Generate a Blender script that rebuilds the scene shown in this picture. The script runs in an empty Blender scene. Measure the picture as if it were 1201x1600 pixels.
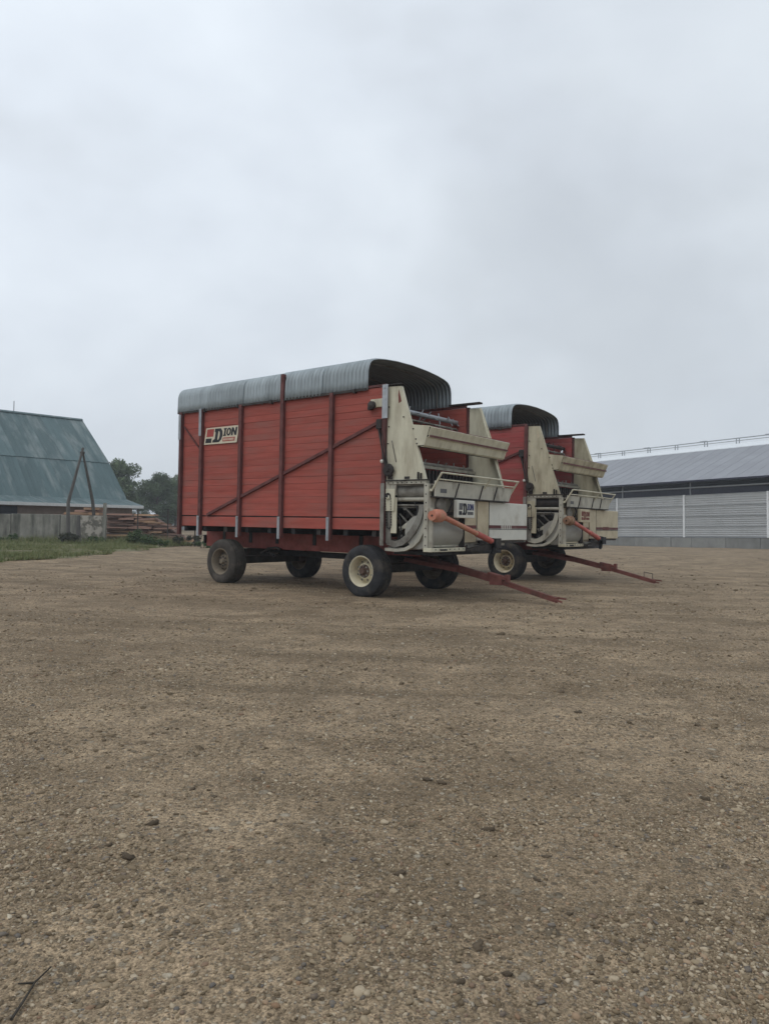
import bpy, bmesh, math, random
import numpy as np
from mathutils import Matrix, Vector

random.seed(7); rng = np.random.default_rng(11)
scn = bpy.context.scene
COL = scn.collection
PI = math.pi

# ---------------------------------------------------------------- camera
H = 1.332
cam = bpy.data.cameras.new('camera'); co = bpy.data.objects.new('camera', cam); COL.objects.link(co)
cam.sensor_fit = 'VERTICAL'; cam.sensor_height = 24.0; cam.sensor_width = 18.0
cam.lens = 24.0 * 1120.27 / 1600.0
cam.clip_start = 0.05; cam.clip_end = 3000
p_, r_ = 0.0166, 0.0181
Rv = Vector((1, 0, 0)); Uv = Vector((0, -math.sin(p_), math.cos(p_))); Fv = Vector((0, math.cos(p_), math.sin(p_)))
cr = Rv * math.cos(r_) + Uv * math.sin(r_); cu = -Rv * math.sin(r_) + Uv * math.cos(r_)
M = Matrix((cr, cu, -Fv)).transposed().to_4x4(); M.translation = (0, 0, H)
co.matrix_world = M
scn.camera = co

# ---------------------------------------------------------------- sky, sun, exposure
SUN_EL, SUN_AZ = math.radians(58), math.radians(-120)     # azimuth from +Y, clockwise
w = bpy.data.worlds.new('World'); scn.world = w; w.use_nodes = True
nt = w.node_tree; nt.nodes.clear(); N = nt.nodes.new; L = nt.links.new
out = N('ShaderNodeOutputWorld'); bg = N('ShaderNodeBackground'); bg.inputs['Strength'].default_value = 0.1
sky = N('ShaderNodeTexSky'); sky.sky_type = 'NISHITA'; sky.sun_disc = False
sky.sun_elevation = SUN_EL; sky.sun_rotation = SUN_AZ; sky.air_density = 1.0; sky.dust_density = 3.0
tc = N('ShaderNodeTexCoord')
mp = N('ShaderNodeMapping'); mp.inputs['Scale'].default_value = (1.0, 1.0, 1.7); mp.inputs['Rotation'].default_value = (0.2, 0.15, 0.3)
L(tc.outputs['Generated'], mp.inputs['Vector'])
n1 = N('ShaderNodeTexNoise'); n1.inputs['Scale'].default_value = 1.7; n1.inputs['Detail'].default_value = 4.0; n1.inputs['Roughness'].default_value = 0.5; n1.inputs['Distortion'].default_value = 0.25
L(mp.outputs['Vector'], n1.inputs['Vector'])
n2 = N('ShaderNodeTexNoise'); n2.inputs['Scale'].default_value = 6.0; n2.inputs['Detail'].default_value = 3.0; n2.inputs['Roughness'].default_value = 0.5
L(mp.outputs['Vector'], n2.inputs['Vector'])
ad = N('ShaderNodeMath'); ad.operation = 'MULTIPLY_ADD'; ad.inputs[1].default_value = 0.20
L(n2.outputs['Fac'], ad.inputs[0]); L(n1.outputs['Fac'], ad.inputs[2])
rp = N('ShaderNodeValToRGB')
rp.color_ramp.elements[0].position = 0.40; rp.color_ramp.elements[0].color = (5.35, 5.75, 6.2, 1)
rp.color_ramp.elements[1].position = 0.78; rp.color_ramp.elements[1].color = (7.4, 8.0, 8.6, 1)
e = rp.color_ramp.elements.new(0.58); e.color = (6.5, 7.05, 7.7, 1)
L(ad.outputs[0], rp.inputs['Fac'])
# the cloud deck is a little brighter towards the veiled sun
dt = N('ShaderNodeVectorMath'); dt.operation = 'DOT_PRODUCT'
dt.inputs[1].default_value = (math.sin(SUN_AZ) * math.cos(SUN_EL), math.cos(SUN_AZ) * math.cos(SUN_EL), math.sin(SUN_EL))
L(tc.outputs['Generated'], dt.inputs[0])
mr = N('ShaderNodeMapRange'); mr.inputs[1].default_value = -0.6; mr.inputs[2].default_value = 1.0; mr.inputs[3].default_value = 0.88; mr.inputs[4].default_value = 1.24
L(dt.outputs['Value'], mr.inputs[0])
vm = N('ShaderNodeVectorMath'); vm.operation = 'SCALE'
def cloud_bank(px_u, px_v, lo, hi, gain, prev):
    d = (cr * ((px_u - 600.5) / 1120.27) - cu * ((px_v - 800) / 1120.27) + Fv).normalized()
    a = N('ShaderNodeVectorMath'); a.operation = 'DOT_PRODUCT'; a.inputs[1].default_value = d; L(tc.outputs['Generated'], a.inputs[0])
    b = N('ShaderNodeMath'); b.operation = 'MULTIPLY_ADD'; b.inputs[1].default_value = 0.10; L(n2.outputs['Fac'], b.inputs[0]); L(a.outputs['Value'], b.inputs[2])
    c = N('ShaderNodeMapRange'); c.interpolation_type = 'SMOOTHSTEP'; c.inputs[1].default_value = lo; c.inputs[2].default_value = hi; c.inputs[3].default_value = 1.0; c.inputs[4].default_value = gain; L(b.outputs[0], c.inputs[0])
    m = N('ShaderNodeMath'); m.operation = 'MULTIPLY'; L(c.outputs[0], m.inputs[0]); L(prev, m.inputs[1]); return m.outputs[0]
sc_out = cloud_bank(935, 495, 1.010, 1.055, 0.885, mr.outputs[0])
sc_out = cloud_bank(60, 40, 0.86, 1.06, 1.12, sc_out)
L(rp.outputs['Color'], vm.inputs[0]); L(sc_out, vm.inputs['Scale'])
mx = N('ShaderNodeMix'); mx.data_type = 'RGBA'; mx.inputs[0].default_value = 0.94
L(sky.outputs['Color'], mx.inputs[6]); L(vm.outputs[0], mx.inputs[7])
L(mx.outputs[2], bg.inputs['Color']); L(bg.outputs[0], out.inputs['Surface'])

sl = bpy.data.lights.new('sun', 'SUN'); sl.energy = 0.6; sl.angle = math.radians(35); sl.color = (1.0, 0.96, 0.9)
so = bpy.data.objects.new('sun', sl); COL.objects.link(so)
sd = Vector((math.sin(SUN_AZ) * math.cos(SUN_EL), math.cos(SUN_AZ) * math.cos(SUN_EL), math.sin(SUN_EL)))
so.rotation_euler = sd.to_track_quat('Z', 'Y').to_euler(); so.location = (-10, -10, 30)
scn.view_settings.view_transform = 'Standard'; scn.view_settings.look = 'None'
scn.view_settings.exposure = 0.05; scn.view_settings.gamma = 1.0; scn.view_settings.use_curve_mapping = False
scn.render.engine = 'CYCLES'; scn.cycles.use_denoising = True
scn.cycles.max_bounces = 8

# ---------------------------------------------------------------- materials
def srgb(r, g, b):
    f = lambda c: ((c / 255 + 0.055) / 1.055) ** 2.4 if c > 10 else c / 255 / 12.92
    return (f(r), f(g), f(b))
MATS = {}
def mat(name, base, rough=0.75, metal=0.0, var=0.25, scale=6.0, stretch=(1, 1, 1), grime=None, gamt=0.35,
        gscale=2.5, gstretch=None, bump=0.15, bscale=40, rand=0.12, spec=0.3, gthr=(0.5, 0.72)):
    if name in MATS: return MATS[name]
    m = bpy.data.materials.new(name); m.use_nodes = True; MATS[name] = m
    t = m.node_tree; nd = t.nodes; ln = t.links.new; b = nd['Principled BSDF']
    b.inputs['Roughness'].default_value = rough; b.inputs['Metallic'].default_value = metal
    b.inputs['Specular IOR Level'].default_value = spec
    tc = nd.new('ShaderNodeTexCoord'); oi = nd.new('ShaderNodeObjectInfo')
    ofs = nd.new('ShaderNodeVectorMath'); ofs.operation = 'ADD'
    rs = nd.new('ShaderNodeVectorMath'); rs.operation = 'SCALE'; rs.inputs[0].default_value = (37, 19, 53); ln(oi.outputs['Random'], rs.inputs['Scale'])
    ln(tc.outputs['Object'], ofs.inputs[0]); ln(rs.outputs[0], ofs.inputs[1])
    def noise(sc, st, det=5):
        mp = nd.new('ShaderNodeMapping'); mp.inputs['Scale'].default_value = st; ln(ofs.outputs[0], mp.inputs['Vector'])
        n = nd.new('ShaderNodeTexNoise'); n.inputs['Scale'].default_value = sc; n.inputs['Detail'].default_value = det; n.inputs['Roughness'].default_value = 0.62
        ln(mp.outputs['Vector'], n.inputs['Vector']); return n.outputs['Fac']
    def mrange(x, a, b_, c, d):
        q = nd.new('ShaderNodeMapRange'); q.inputs[1].default_value = a; q.inputs[2].default_value = b_; q.inputs[3].default_value = c; q.inputs[4].default_value = d
        ln(x, q.inputs[0]); return q.outputs[0]
    f1 = noise(scale, stretch)
    v = mrange(f1, 0.3, 0.7, 1 - var, 1 + var)
    rv = mrange(oi.outputs['Random'], 0, 1, 1 - rand, 1 + rand)
    mu = nd.new('ShaderNodeMath'); mu.operation = 'MULTIPLY'; ln(v, mu.inputs[0]); ln(rv, mu.inputs[1])
    sc_ = nd.new('ShaderNodeVectorMath'); sc_.operation = 'SCALE'; sc_.inputs[0].default_value = base; ln(mu.outputs[0], sc_.inputs['Scale'])
    col = sc_.outputs[0]
    if grime:
        f2 = noise(gscale, gstretch or stretch, 7)
        g = mrange(f2, gthr[0], gthr[1], 0, gamt)
        mx = nd.new('ShaderNodeMix'); mx.data_type = 'RGBA'; ln(g, mx.inputs[0]); ln(col, mx.inputs[6]); mx.inputs[7].default_value = (*grime, 1)
        col = mx.outputs[2]
    ln(col, b.inputs['Base Color'])
    ln(mrange(f1, 0.3, 0.7, min(1, rough + .12), max(.05, rough - .12)), b.inputs['Roughness'])
    if bump:
        f3 = noise(bscale, stretch, 4)
        bp = nd.new('ShaderNodeBump'); bp.inputs['Strength'].default_value = bump; bp.inputs['Distance'].default_value = 0.01
        ln(f3, bp.inputs['Height']); ln(bp.outputs['Normal'], b.inputs['Normal'])
    return m

RUST = (0.10, 0.045, 0.025); MUD = (0.15, 0.12, 0.085); SOOT = (0.03, 0.03, 0.03)
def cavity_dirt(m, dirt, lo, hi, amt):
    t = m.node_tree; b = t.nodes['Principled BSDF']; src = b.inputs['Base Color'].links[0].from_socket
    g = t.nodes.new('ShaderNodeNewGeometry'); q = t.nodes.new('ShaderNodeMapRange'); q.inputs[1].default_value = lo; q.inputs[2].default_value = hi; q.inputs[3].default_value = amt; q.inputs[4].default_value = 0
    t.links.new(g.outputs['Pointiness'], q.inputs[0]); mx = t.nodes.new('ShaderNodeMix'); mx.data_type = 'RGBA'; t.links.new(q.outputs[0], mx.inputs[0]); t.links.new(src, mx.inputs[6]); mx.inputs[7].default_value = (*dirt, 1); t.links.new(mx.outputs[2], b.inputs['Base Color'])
def red_wood(name, base): return mat(name, base, 0.72, var=0.16, scale=5, stretch=(0.25, 1, 2.5), grime=(0.27, 0.105, 0.085), gamt=0.85, gscale=1.9, gstretch=(0.45, 1, 2.0), bump=0.35, bscale=25, rand=0.075, gthr=(.44, .70))
M_RED1 = red_wood('faded_red_boards', (0.345, 0.080, 0.060))
M_RED2 = red_wood('pinkish_red_boards', (0.335, 0.068, 0.064))
M_POST = mat('weathered_red_steel', (0.12, 0.042, 0.038), 0.65, var=0.25, grime=(0.05, 0.032, 0.03), gamt=0.7, gscale=3, gstretch=(3, 3, .8))
M_GALV = mat('galvanised_steel', (0.36, 0.38, 0.40), 0.5, 0.35, var=0.14, scale=9, grime=(0.16, 0.14, 0.12), gamt=0.4, gstretch=(4, 4, .6), bump=0.05)
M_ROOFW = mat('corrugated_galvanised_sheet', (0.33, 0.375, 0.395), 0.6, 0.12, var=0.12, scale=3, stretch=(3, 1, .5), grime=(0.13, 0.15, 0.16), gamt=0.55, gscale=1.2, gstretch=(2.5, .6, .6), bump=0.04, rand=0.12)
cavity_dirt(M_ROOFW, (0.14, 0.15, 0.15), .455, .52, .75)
M_CREAM = mat('cream_painted_steel', (0.58, 0.55, 0.42), 0.5, var=0.07, scale=3, grime=(0.25, 0.20, 0.13), gamt=0.6, gscale=2.4, gstretch=(2.4, 2.4, .5), bump=0.06, rand=0.04, spec=0.35, gthr=(.46, .72))
M_CREAM2 = mat('yellowed_dirty_cream_steel', (0.52, 0.475, 0.34), 0.55, var=0.10, scale=3, grime=(0.19, 0.145, 0.09), gamt=0.75, gscale=2.0, gstretch=(2.2, 2.2, .5), bump=0.06, rand=0.05, gthr=(.44, .70))
M_CREAMD = mat('dirty_cream_steel', (0.42, 0.40, 0.33), 0.6, var=0.14, scale=4, grime=(0.13, 0.105, 0.08), gamt=0.85, gscale=3.2, gstretch=(1.5, 1.5, .7), bump=0.06, rand=0.08)
M_CHUTE = mat('off_white_painted_steel', (0.62, 0.61, 0.54), 0.5, var=0.06, scale=3, grime=(0.30, 0.25, 0.17), gamt=0.5, gscale=2.4, bump=0.04, rand=0.02)
M_TAN = mat('yellowed_tan_steel', (0.52, 0.45, 0.31), 0.55, var=0.08, scale=3, grime=(0.28, 0.2, 0.12), gamt=0.5, gscale=2.4, bump=0.04, rand=0.04)
M_GREY = mat('dusty_grey_steel', (0.25, 0.24, 0.21), 0.6, 0.1, var=0.18, scale=5, grime=(0.085, 0.07, 0.055), gamt=0.85, gscale=3.5, bump=0.08, gthr=(.42, .68))
M_DRUM = mat('plain_grey_drum_steel', (0.34, 0.33, 0.29), 0.5, 0.1, var=0.08, scale=3, grime=(0.17, 0.15, 0.12), gamt=0.6, gscale=1.8, gstretch=(1, .5, 2), bump=0.03)
M_DARK = mat('dark_greasy_steel', (0.035, 0.03, 0.028), 0.7, var=0.3, grime=(0.10, 0.075, 0.055), gamt=0.55, gscale=4)
M_BLACK = mat('black_painted_steel', (0.02, 0.02, 0.022), 0.6, var=0.3, grime=(0.08, 0.065, 0.05), gamt=0.5)
M_DRAW = mat('rusty_red_drawbar', (0.145, 0.05, 0.04), 0.7, var=0.25, scale=8, grime=(0.07, 0.04, 0.03), gamt=0.8, gscale=5)
M_SILL = mat('dull_red_sill', (0.22, 0.062, 0.052), 0.7, var=0.2, grime=(0.09, 0.05, 0.04), gamt=0.7, gscale=1.6)
M_ORANGE = mat('faded_orange_plastic', (0.47, 0.185, 0.12), 0.6, var=0.15, grime=(0.42, 0.27, 0.17), gamt=0.85, gscale=5, bump=0.02)
M_BROWNP = mat('dirty_brown_plastic', (0.22, 0.12, 0.07), 0.7, var=0.25, grime=(0.33, 0.25, 0.17), gamt=0.7, gscale=6, bump=0.05)
M_PINKRED = mat('sun_bleached_red_plastic', (0.50, 0.125, 0.10), 0.6, var=0.2, grime=(0.35, 0.2, 0.14), gamt=0.6, bump=0.02)
M_TYRE = mat('dusty_black_rubber', (0.028, 0.028, 0.030), 0.85, var=0.3, grime=(0.17, 0.14, 0.10), gamt=0.55, gscale=4, bump=0.25, gthr=(.48, .74))
M_TYREB = mat('muddy_rubber', (0.05, 0.044, 0.038), 0.9, var=0.2, grime=(0.15, 0.125, 0.10), gamt=0.65, gscale=3, bump=0.12)
M_RIM = mat('cream_rim_paint', (0.60, 0.54, 0.39), 0.6, var=0.1, grime=(0.28, 0.19, 0.11), gamt=0.7, gscale=4, bump=0.05)
M_RIMB = mat('mud_coated_rim', (0.20, 0.165, 0.12), 0.85, var=0.2, grime=(0.10, 0.07, 0.05), gamt=0.6, gscale=6, bump=0.1)
M_HUB = mat('rusty_hub', (0.10, 0.06, 0.045), 0.75, var=0.35, scale=14, grime=(0.26, 0.2, 0.15), gamt=0.5, gscale=9)
M_INK = mat('black_print', (0.02, 0.02, 0.024), 0.6, var=0.1, bump=0, rand=0.02)
M_INKB = mat('blue_black_print', (0.04, 0.045, 0.12), 0.6, var=0.1, bump=0, rand=0.02)
M_INKG = mat('grey_print', (0.11, 0.11, 0.11), 0.6, var=0.1, bump=0, rand=0.02)
M_INKR = mat('red_print', (0.36, 0.06, 0.05), 0.6, var=0.1, bump=0, rand=0.02)
M_INKBR = mat('brown_red_print', (0.16, 0.04, 0.03), 0.6, var=0.1, bump=0, rand=0.02)
M_SIGN = mat('cream_sign_board', (0.62, 0.55, 0.42), 0.6, var=0.08, grime=(0.4, 0.3, 0.2), gamt=0.3, bump=0, rand=0.02)
M_STRIPE = mat('maroon_stripe', (0.12, 0.035, 0.035), 0.6, var=0.15, grime=(0.2, 0.13, 0.1), gamt=0.5, bump=0)
M_WOODD = mat('old_dark_wood', (0.075, 0.055, 0.04), 0.85, var=0.3, scale=4, stretch=(.4, 2, 2), bump=0.25)
M_CONC = mat('weathered_concrete', (0.25, 0.24, 0.205), 0.9, var=0.22, scale=2.2, grime=(0.06, 0.062, 0.05), gamt=0.9, gscale=1.5, gstretch=(2.5, 2.5, .35), bump=0.25, bscale=20, rand=0.06, gthr=(0.42, 0.7))
M_CONCP = mat('peeling_limewashed_concrete', (0.15, 0.14, 0.115), 0.9, var=0.25, grime=(0.46, 0.42, 0.36), gamt=0.95, gscale=2.6, bump=0.3, bscale=14, gthr=(0.47, 0.56))
M_FOUND = mat('foundation_concrete', (0.24, 0.24, 0.225), 0.9, var=0.14, scale=1.0, grime=(0.13, 0.13, 0.12), gamt=0.7, gscale=0.8, gstretch=(1.2, 1.2, .3), bump=0.2, rand=0.12)
M_WALLP = mat('ribbed_metal_cladding', (0.42, 0.43, 0.43), 0.55, 0.15, var=0.06, scale=.6, grime=(0.32, 0.33, 0.33), gamt=0.5, gscale=.6, gstretch=(1.2, 1, .35), bump=0.02, rand=0.07)
M_WPOST = mat('white_painted_post', (0.66, 0.67, 0.67), 0.5, var=0.06, bump=0.02)
M_ROOFG = mat('blue_grey_roof_panel', (0.262, 0.27, 0.292), 0.6, 0.0, var=0.05, scale=.3, bump=0.02, rand=0.025)
M_RIDGE = mat('white_translucent_ridge_sheet', (0.74, 0.77, 0.79), 0.4, var=0.05, bump=0)
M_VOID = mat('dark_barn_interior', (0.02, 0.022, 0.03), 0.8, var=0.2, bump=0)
M_CURT = mat('dark_blue_curtain', (0.025, 0.026, 0.045), 0.7, var=0.2, bump=0.05)
M_GUT = mat('grey_gutter_pipe', (0.33, 0.35, 0.37), 0.5, 0.2, var=0.05, bump=0)
M_TEAL = mat('weathered_teal_roof_metal', (0.076, 0.120, 0.125), 0.6, 0.1, var=0.12, scale=1.2, stretch=(1, .25, .25), grime=(0.26, 0.29, 0.28), gamt=0.85, gscale=.9, gstretch=(1.6, .22, .5), bump=0.03, rand=0.10, gthr=(0.50, 0.74))
M_FASC = mat('white_fascia_board', (0.55, 0.56, 0.55), 0.6, var=0.1, bump=0.05)
M_BRICKP = mat('pale_brick_render', (0.24, 0.19, 0.16), 0.9, var=0.18, scale=1.5, grime=(0.15, 0.12, 0.10), gamt=0.5, bump=0.2)
M_LOG = mat('red_brown_rough_timber', (0.215, 0.125, 0.092), 0.9, var=0.3, scale=3, stretch=(.3, 2, 2), grime=(0.09, 0.07, 0.06), gamt=0.6, bump=0.35, rand=0.4)
M_LOGY = mat('yellow_brown_rough_timber', (0.28, 0.17, 0.10), 0.9, var=0.25, scale=3, stretch=(.3, 2, 2), grime=(0.10, 0.07, 0.05), gamt=0.5, bump=0.35, rand=0.3)
M_POLE = mat('grey_weathered_pole', (0.10, 0.093, 0.085), 0.9, var=0.25, scale=4, stretch=(3, 3, .4), bump=0.3)
M_PIPE = mat('dark_rusty_pipe', (0.05, 0.04, 0.035), 0.7, var=0.3, bump=0.1)
M_BARK = mat('tree_bark', (0.06, 0.048, 0.038), 0.95, var=0.3, scale=6, bump=0.5)
M_FARW = mat('pale_far_cladding', (0.33, 0.34, 0.35), 0.7, var=0.1, bump=0)
M_TWIG = mat('dark_twig_bark', (0.055, 0.048, 0.038), 0.9, var=0.3, bump=0.2)

def foliage(name, c1, c2, c3):
    m = bpy.data.materials.new(name); m.use_nodes = True; t = m.node_tree; nd = t.nodes; b = nd['Principled BSDF']
    g = nd.new('ShaderNodeNewGeometry'); r = nd.new('ShaderNodeValToRGB'); t.links.new(g.outputs['Random Per Island'], r.inputs['Fac'])
    r.color_ramp.elements[0].color = (*c1, 1); r.color_ramp.elements[1].color = (*c3, 1); e = r.color_ramp.elements.new(0.5); e.color = (*c2, 1)
    t.links.new(r.outputs['Color'], b.inputs['Base Color']); b.inputs['Roughness'].default_value = 0.7; b.inputs['Specular IOR Level'].default_value = 0.2
    return m
M_LEAF = foliage('tree_leaves', (0.068, 0.105, 0.048), (0.092, 0.135, 0.062), (0.12, 0.16, 0.075))
M_LEAFD = foliage('dark_tree_leaves', (0.055, 0.085, 0.046), (0.075, 0.11, 0.058), (0.10, 0.135, 0.072))
M_BUSH = foliage('bush_leaves', (0.04, 0.065, 0.025), (0.06, 0.095, 0.035), (0.09, 0.125, 0.05))
M_BUSHD = foliage('dark_bush_leaves', (0.028, 0.032, 0.02), (0.045, 0.05, 0.03), (0.07, 0.065, 0.04))
M_GRASS = foliage('grass_blades', (0.10, 0.135, 0.045), (0.155, 0.18, 0.07), (0.28, 0.25, 0.13))

def stone_mat(name, ramp, island):
    m = bpy.data.materials.new(name); m.use_nodes = True; t = m.node_tree; nd = t.nodes; ln = t.links.new; b = nd['Principled BSDF']
    if island: g = nd.new('ShaderNodeNewGeometry'); src = g.outputs['Random Per Island']
    else: g = nd.new('ShaderNodeObjectInfo'); src = g.outputs['Random']
    r = nd.new('ShaderNodeValToRGB'); r.color_ramp.interpolation = 'LINEAR'; ln(src, r.inputs['Fac'])
    els = r.color_ramp.elements
    els[0].position, els[0].color = ramp[0][0], (*ramp[0][1], 1); els[1].position, els[1].color = ramp[-1][0], (*ramp[-1][1], 1)
    ramp = [(p, tuple(1.04 * x for x in c)) for p, c in ramp]
    for p, c in ramp[1:-1]: q = els.new(p); q.color = (*c, 1)
    ge = nd.new('ShaderNodeNewGeometry'); n = nd.new('ShaderNodeTexNoise'); n.inputs['Scale'].default_value = 90; n.inputs['Detail'].default_value = 3
    ln(ge.outputs['Position'], n.inputs['Vector'])
    mr = nd.new('ShaderNodeMapRange'); mr.inputs[1].default_value = .38; mr.inputs[2].default_value = .68; mr.inputs[3].default_value = 0; mr.inputs[4].default_value = .45; ln(n.outputs['Fac'], mr.inputs[0])
    mx = nd.new('ShaderNodeMix'); mx.data_type = 'RGBA'; ln(mr.outputs[0], mx.inputs[0]); ln(r.outputs['Color'], mx.inputs[6]); mx.inputs[7].default_value = (0.25, 0.188, 0.118, 1)   # dried dust
    ln(mx.outputs[2], b.inputs['Base Color']); b.inputs['Roughness'].default_value = 0.9; b.inputs['Specular IOR Level'].default_value = 0.2
    return m
STONE_RAMP = [(0, (0.085, 0.064, 0.042)), (.22, (0.17, 0.128, 0.080)), (.50, (0.255, 0.197, 0.128)), (.68, (0.35, 0.28, 0.19)), (.80, (0.48, 0.40, 0.29)), (.86, (0.26, 0.155, 0.09)), (.91, (0.11, 0.105, 0.10)), (.96, (0.19, 0.165, 0.14)), (1, (0.54, 0.475, 0.36))]
M_STONES = stone_mat('dusty_gravel', STONE_RAMP, True)
M_STONE1 = stone_mat('dusty_stone', STONE_RAMP, False)
M_CLOD = mat('dark_soil_clod', (0.13, 0.098, 0.066), 0.95, var=0.3, scale=30, bump=0.6, bscale=120, rand=0.3)

# ground: trodden gritty dirt
def ground_mat():
    m = bpy.data.materials.new('gritty_dirt_yard'); m.use_nodes = True; t = m.node_tree; nd = t.nodes; ln = t.links.new; b = nd['Principled BSDF']
    ge = nd.new('ShaderNodeNewGeometry'); P = ge.outputs['Position']
    def noise(sc, st=(1, 1, 1), det=5, ro=0.6, rot=0):
        mp = nd.new('ShaderNodeMapping'); mp.inputs['Scale'].default_value = st; mp.inputs['Rotation'].default_value = (0, 0, rot); ln(P, mp.inputs['Vector'])
        n = nd.new('ShaderNodeTexNoise'); n.inputs['Scale'].default_value = sc; n.inputs['Detail'].default_value = det; n.inputs['Roughness'].default_value = ro
        ln(mp.outputs['Vector'], n.inputs['Vector']); return n.outputs['Fac']
    def mr(x, a, b_, c, d):
        q = nd.new('ShaderNodeMapRange'); q.inputs[1].default_value = a; q.inputs[2].default_value = b_; q.inputs[3].default_value = c; q.inputs[4].default_value = d; ln(x, q.inputs[0]); return q.outputs[0]
    def mixc(f, a, c):
        q = nd.new('ShaderNodeMix'); q.data_type = 'RGBA'; ln(f, q.inputs[0])
        for i, v in ((6, a), (7, c)):
            if isinstance(v, tuple): q.inputs[i].default_value = (*v, 1)
            else: ln(v, q.inputs[i])
        return q.outputs[2]
    def math_(op, a, c):
        q = nd.new('ShaderNodeMath'); q.operation = op
        for i, v in ((0, a), (1, c)):
            if isinstance(v, (int, float)): q.inputs[i].default_value = v
            else: ln(v, q.inputs[i])
        return q.outputs[0]
    big = noise(0.35, det=4); mid = noise(2.2, det=5, ro=.65); fine = noise(28, det=5, ro=.7); grit = noise(110, det=3, ro=.7)
    ce = nd.new('ShaderNodeVectorMath'); ce.operation = 'SUBTRACT'; ce.inputs[1].default_value = (3, 36, 0); ln(P, ce.inputs[0])
    sx_ = nd.new('ShaderNodeSeparateXYZ'); ln(ce.outputs[0], sx_.inputs[0])
    rad = nd.new('ShaderNodeVectorMath'); rad.operation = 'LENGTH'; ln(ce.outputs[0], rad.inputs[0])
    at = math_('ARCTAN2', sx_.outputs['X'], math_('MULTIPLY', sx_.outputs['Y'], -1.0))
    def arcs(ka, kr, det, ro):
        cb = nd.new('ShaderNodeCombineXYZ'); ln(math_('MULTIPLY', at, 26 * ka), cb.inputs[0]); ln(math_('MULTIPLY', rad.outputs['Value'], kr), cb.inputs[1])
        n = nd.new('ShaderNodeTexNoise'); n.inputs['Scale'].default_value = 1; n.inputs['Detail'].default_value = det; n.inputs['Roughness'].default_value = ro; n.inputs['Distortion'].default_value = .35
        ln(cb.outputs[0], n.inputs['Vector']); return n.outputs['Fac']
    tracks = arcs(.10, 1.15, 5, .62); tracks2 = arcs(.16, 2.6, 6, .68)
    base = mixc(mr(big, .35, .65, 0, 1), (0.35, 0.264, 0.172), (0.275, 0.207, 0.136))
    base = mixc(mr(mid, .44, .68, 0, .8), base, (0.150, 0.113, 0.075))
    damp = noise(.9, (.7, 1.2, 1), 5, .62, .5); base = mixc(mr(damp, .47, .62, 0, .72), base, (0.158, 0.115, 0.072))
    base = mixc(mr(tracks, .50, .66, 0, .55), base, (0.145, 0.108, 0.068))
    base = mixc(mr(tracks2, .53, .66, 0, .45), base, (0.125, 0.093, 0.060))
    base = mixc(mr(tracks, .40, .30, 0, .45), base, (0.345, 0.268, 0.175))
    sp1 = noise(7.5, (.8, 1.3, 1), 4, .7); sp2 = noise(19, (1, 1, 1), 4, .7); clump = mr(noise(.8, (.6, 1.2, 1), 4, .6), .4, .62, .25, 1)
    base = mixc(math_('MULTIPLY', mr(sp1, .55, .68, 0, .75), clump), base, (0.120, 0.088, 0.056))
    base = mixc(math_('MULTIPLY', mr(sp2, .57, .70, 0, .5), clump), base, (0.110, 0.080, 0.052))
    base = mixc(mr(sp2, .42, .30, 0, .22), base, (0.385, 0.305, 0.205))
    dust = noise(55, det=8, ro=.85); fm = math_('MULTIPLY', math_('MULTIPLY', mr(fine, .3, .7, .60, 1.40), mr(grit, .3, .7, .62, 1.38)), mr(dust, .32, .68, .58, 1.50))
    vs = nd.new('ShaderNodeVectorMath'); vs.operation = 'SCALE'; ln(base, vs.inputs[0]); ln(fm, vs.inputs['Scale'])
    col = vs.outputs[0]
    hs = []
    for sc, thr, amt in ((46, .34, .8), (85, .42, .75), (26, .17, .85), (14, .05, .8)):
        vo = nd.new('ShaderNodeTexVoronoi'); vo.inputs['Scale'].default_value = sc; vo.inputs['Randomness'].default_value = 1.0; ln(P, vo.inputs['Vector'])
        sep = nd.new('ShaderNodeSeparateColor'); ln(vo.outputs['Color'], sep.inputs[0])
        present = math_('LESS_THAN', sep.outputs['Red'], thr)
        body = mr(vo.outputs['Distance'], .28, .46, 1, 0)
        k = math_('MULTIPLY', present, body)
        rr = nd.new('ShaderNodeValToRGB'); ln(sep.outputs['Green'], rr.inputs['Fac'])
        els = rr.color_ramp.elements; els[0].color = (0.085, 0.068, 0.05, 1); els[1].color = (0.42, 0.37, 0.29, 1)
        q = els.new(.5); q.color = (0.18, 0.148, 0.105, 1); q = els.new(.75); q.color = (0.23, 0.195, 0.145, 1)
        col = mixc(math_('MULTIPLY', k, amt), col, rr.outputs['Color']); hs.append(math_('MULTIPLY', k, .5 * 24 / sc))
    ln(col, b.inputs['Base Color']); b.inputs['Roughness'].default_value = 0.95; b.inputs['Specular IOR Level'].default_value = 0.12
    h = math_('ADD', math_('MULTIPLY', fine, .55), math_('MULTIPLY', grit, .30))
    h = math_('ADD', h, math_('MULTIPLY', mid, .6))
    for k in hs: h = math_('ADD', h, k)
    bp = nd.new('ShaderNodeBump'); bp.inputs['Strength'].default_value = 0.8; bp.inputs['Distance'].default_value = 0.02; ln(h, bp.inputs['Height']); ln(bp.outputs['Normal'], b.inputs['Normal'])
    return m
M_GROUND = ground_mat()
M_TURF = mat('turf_soil', (0.13, 0.125, 0.06), 0.95, var=0.3, scale=1.5, grime=(0.22, 0.17, 0.105), gamt=0.9, gscale=.9, bump=0.4)

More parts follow.
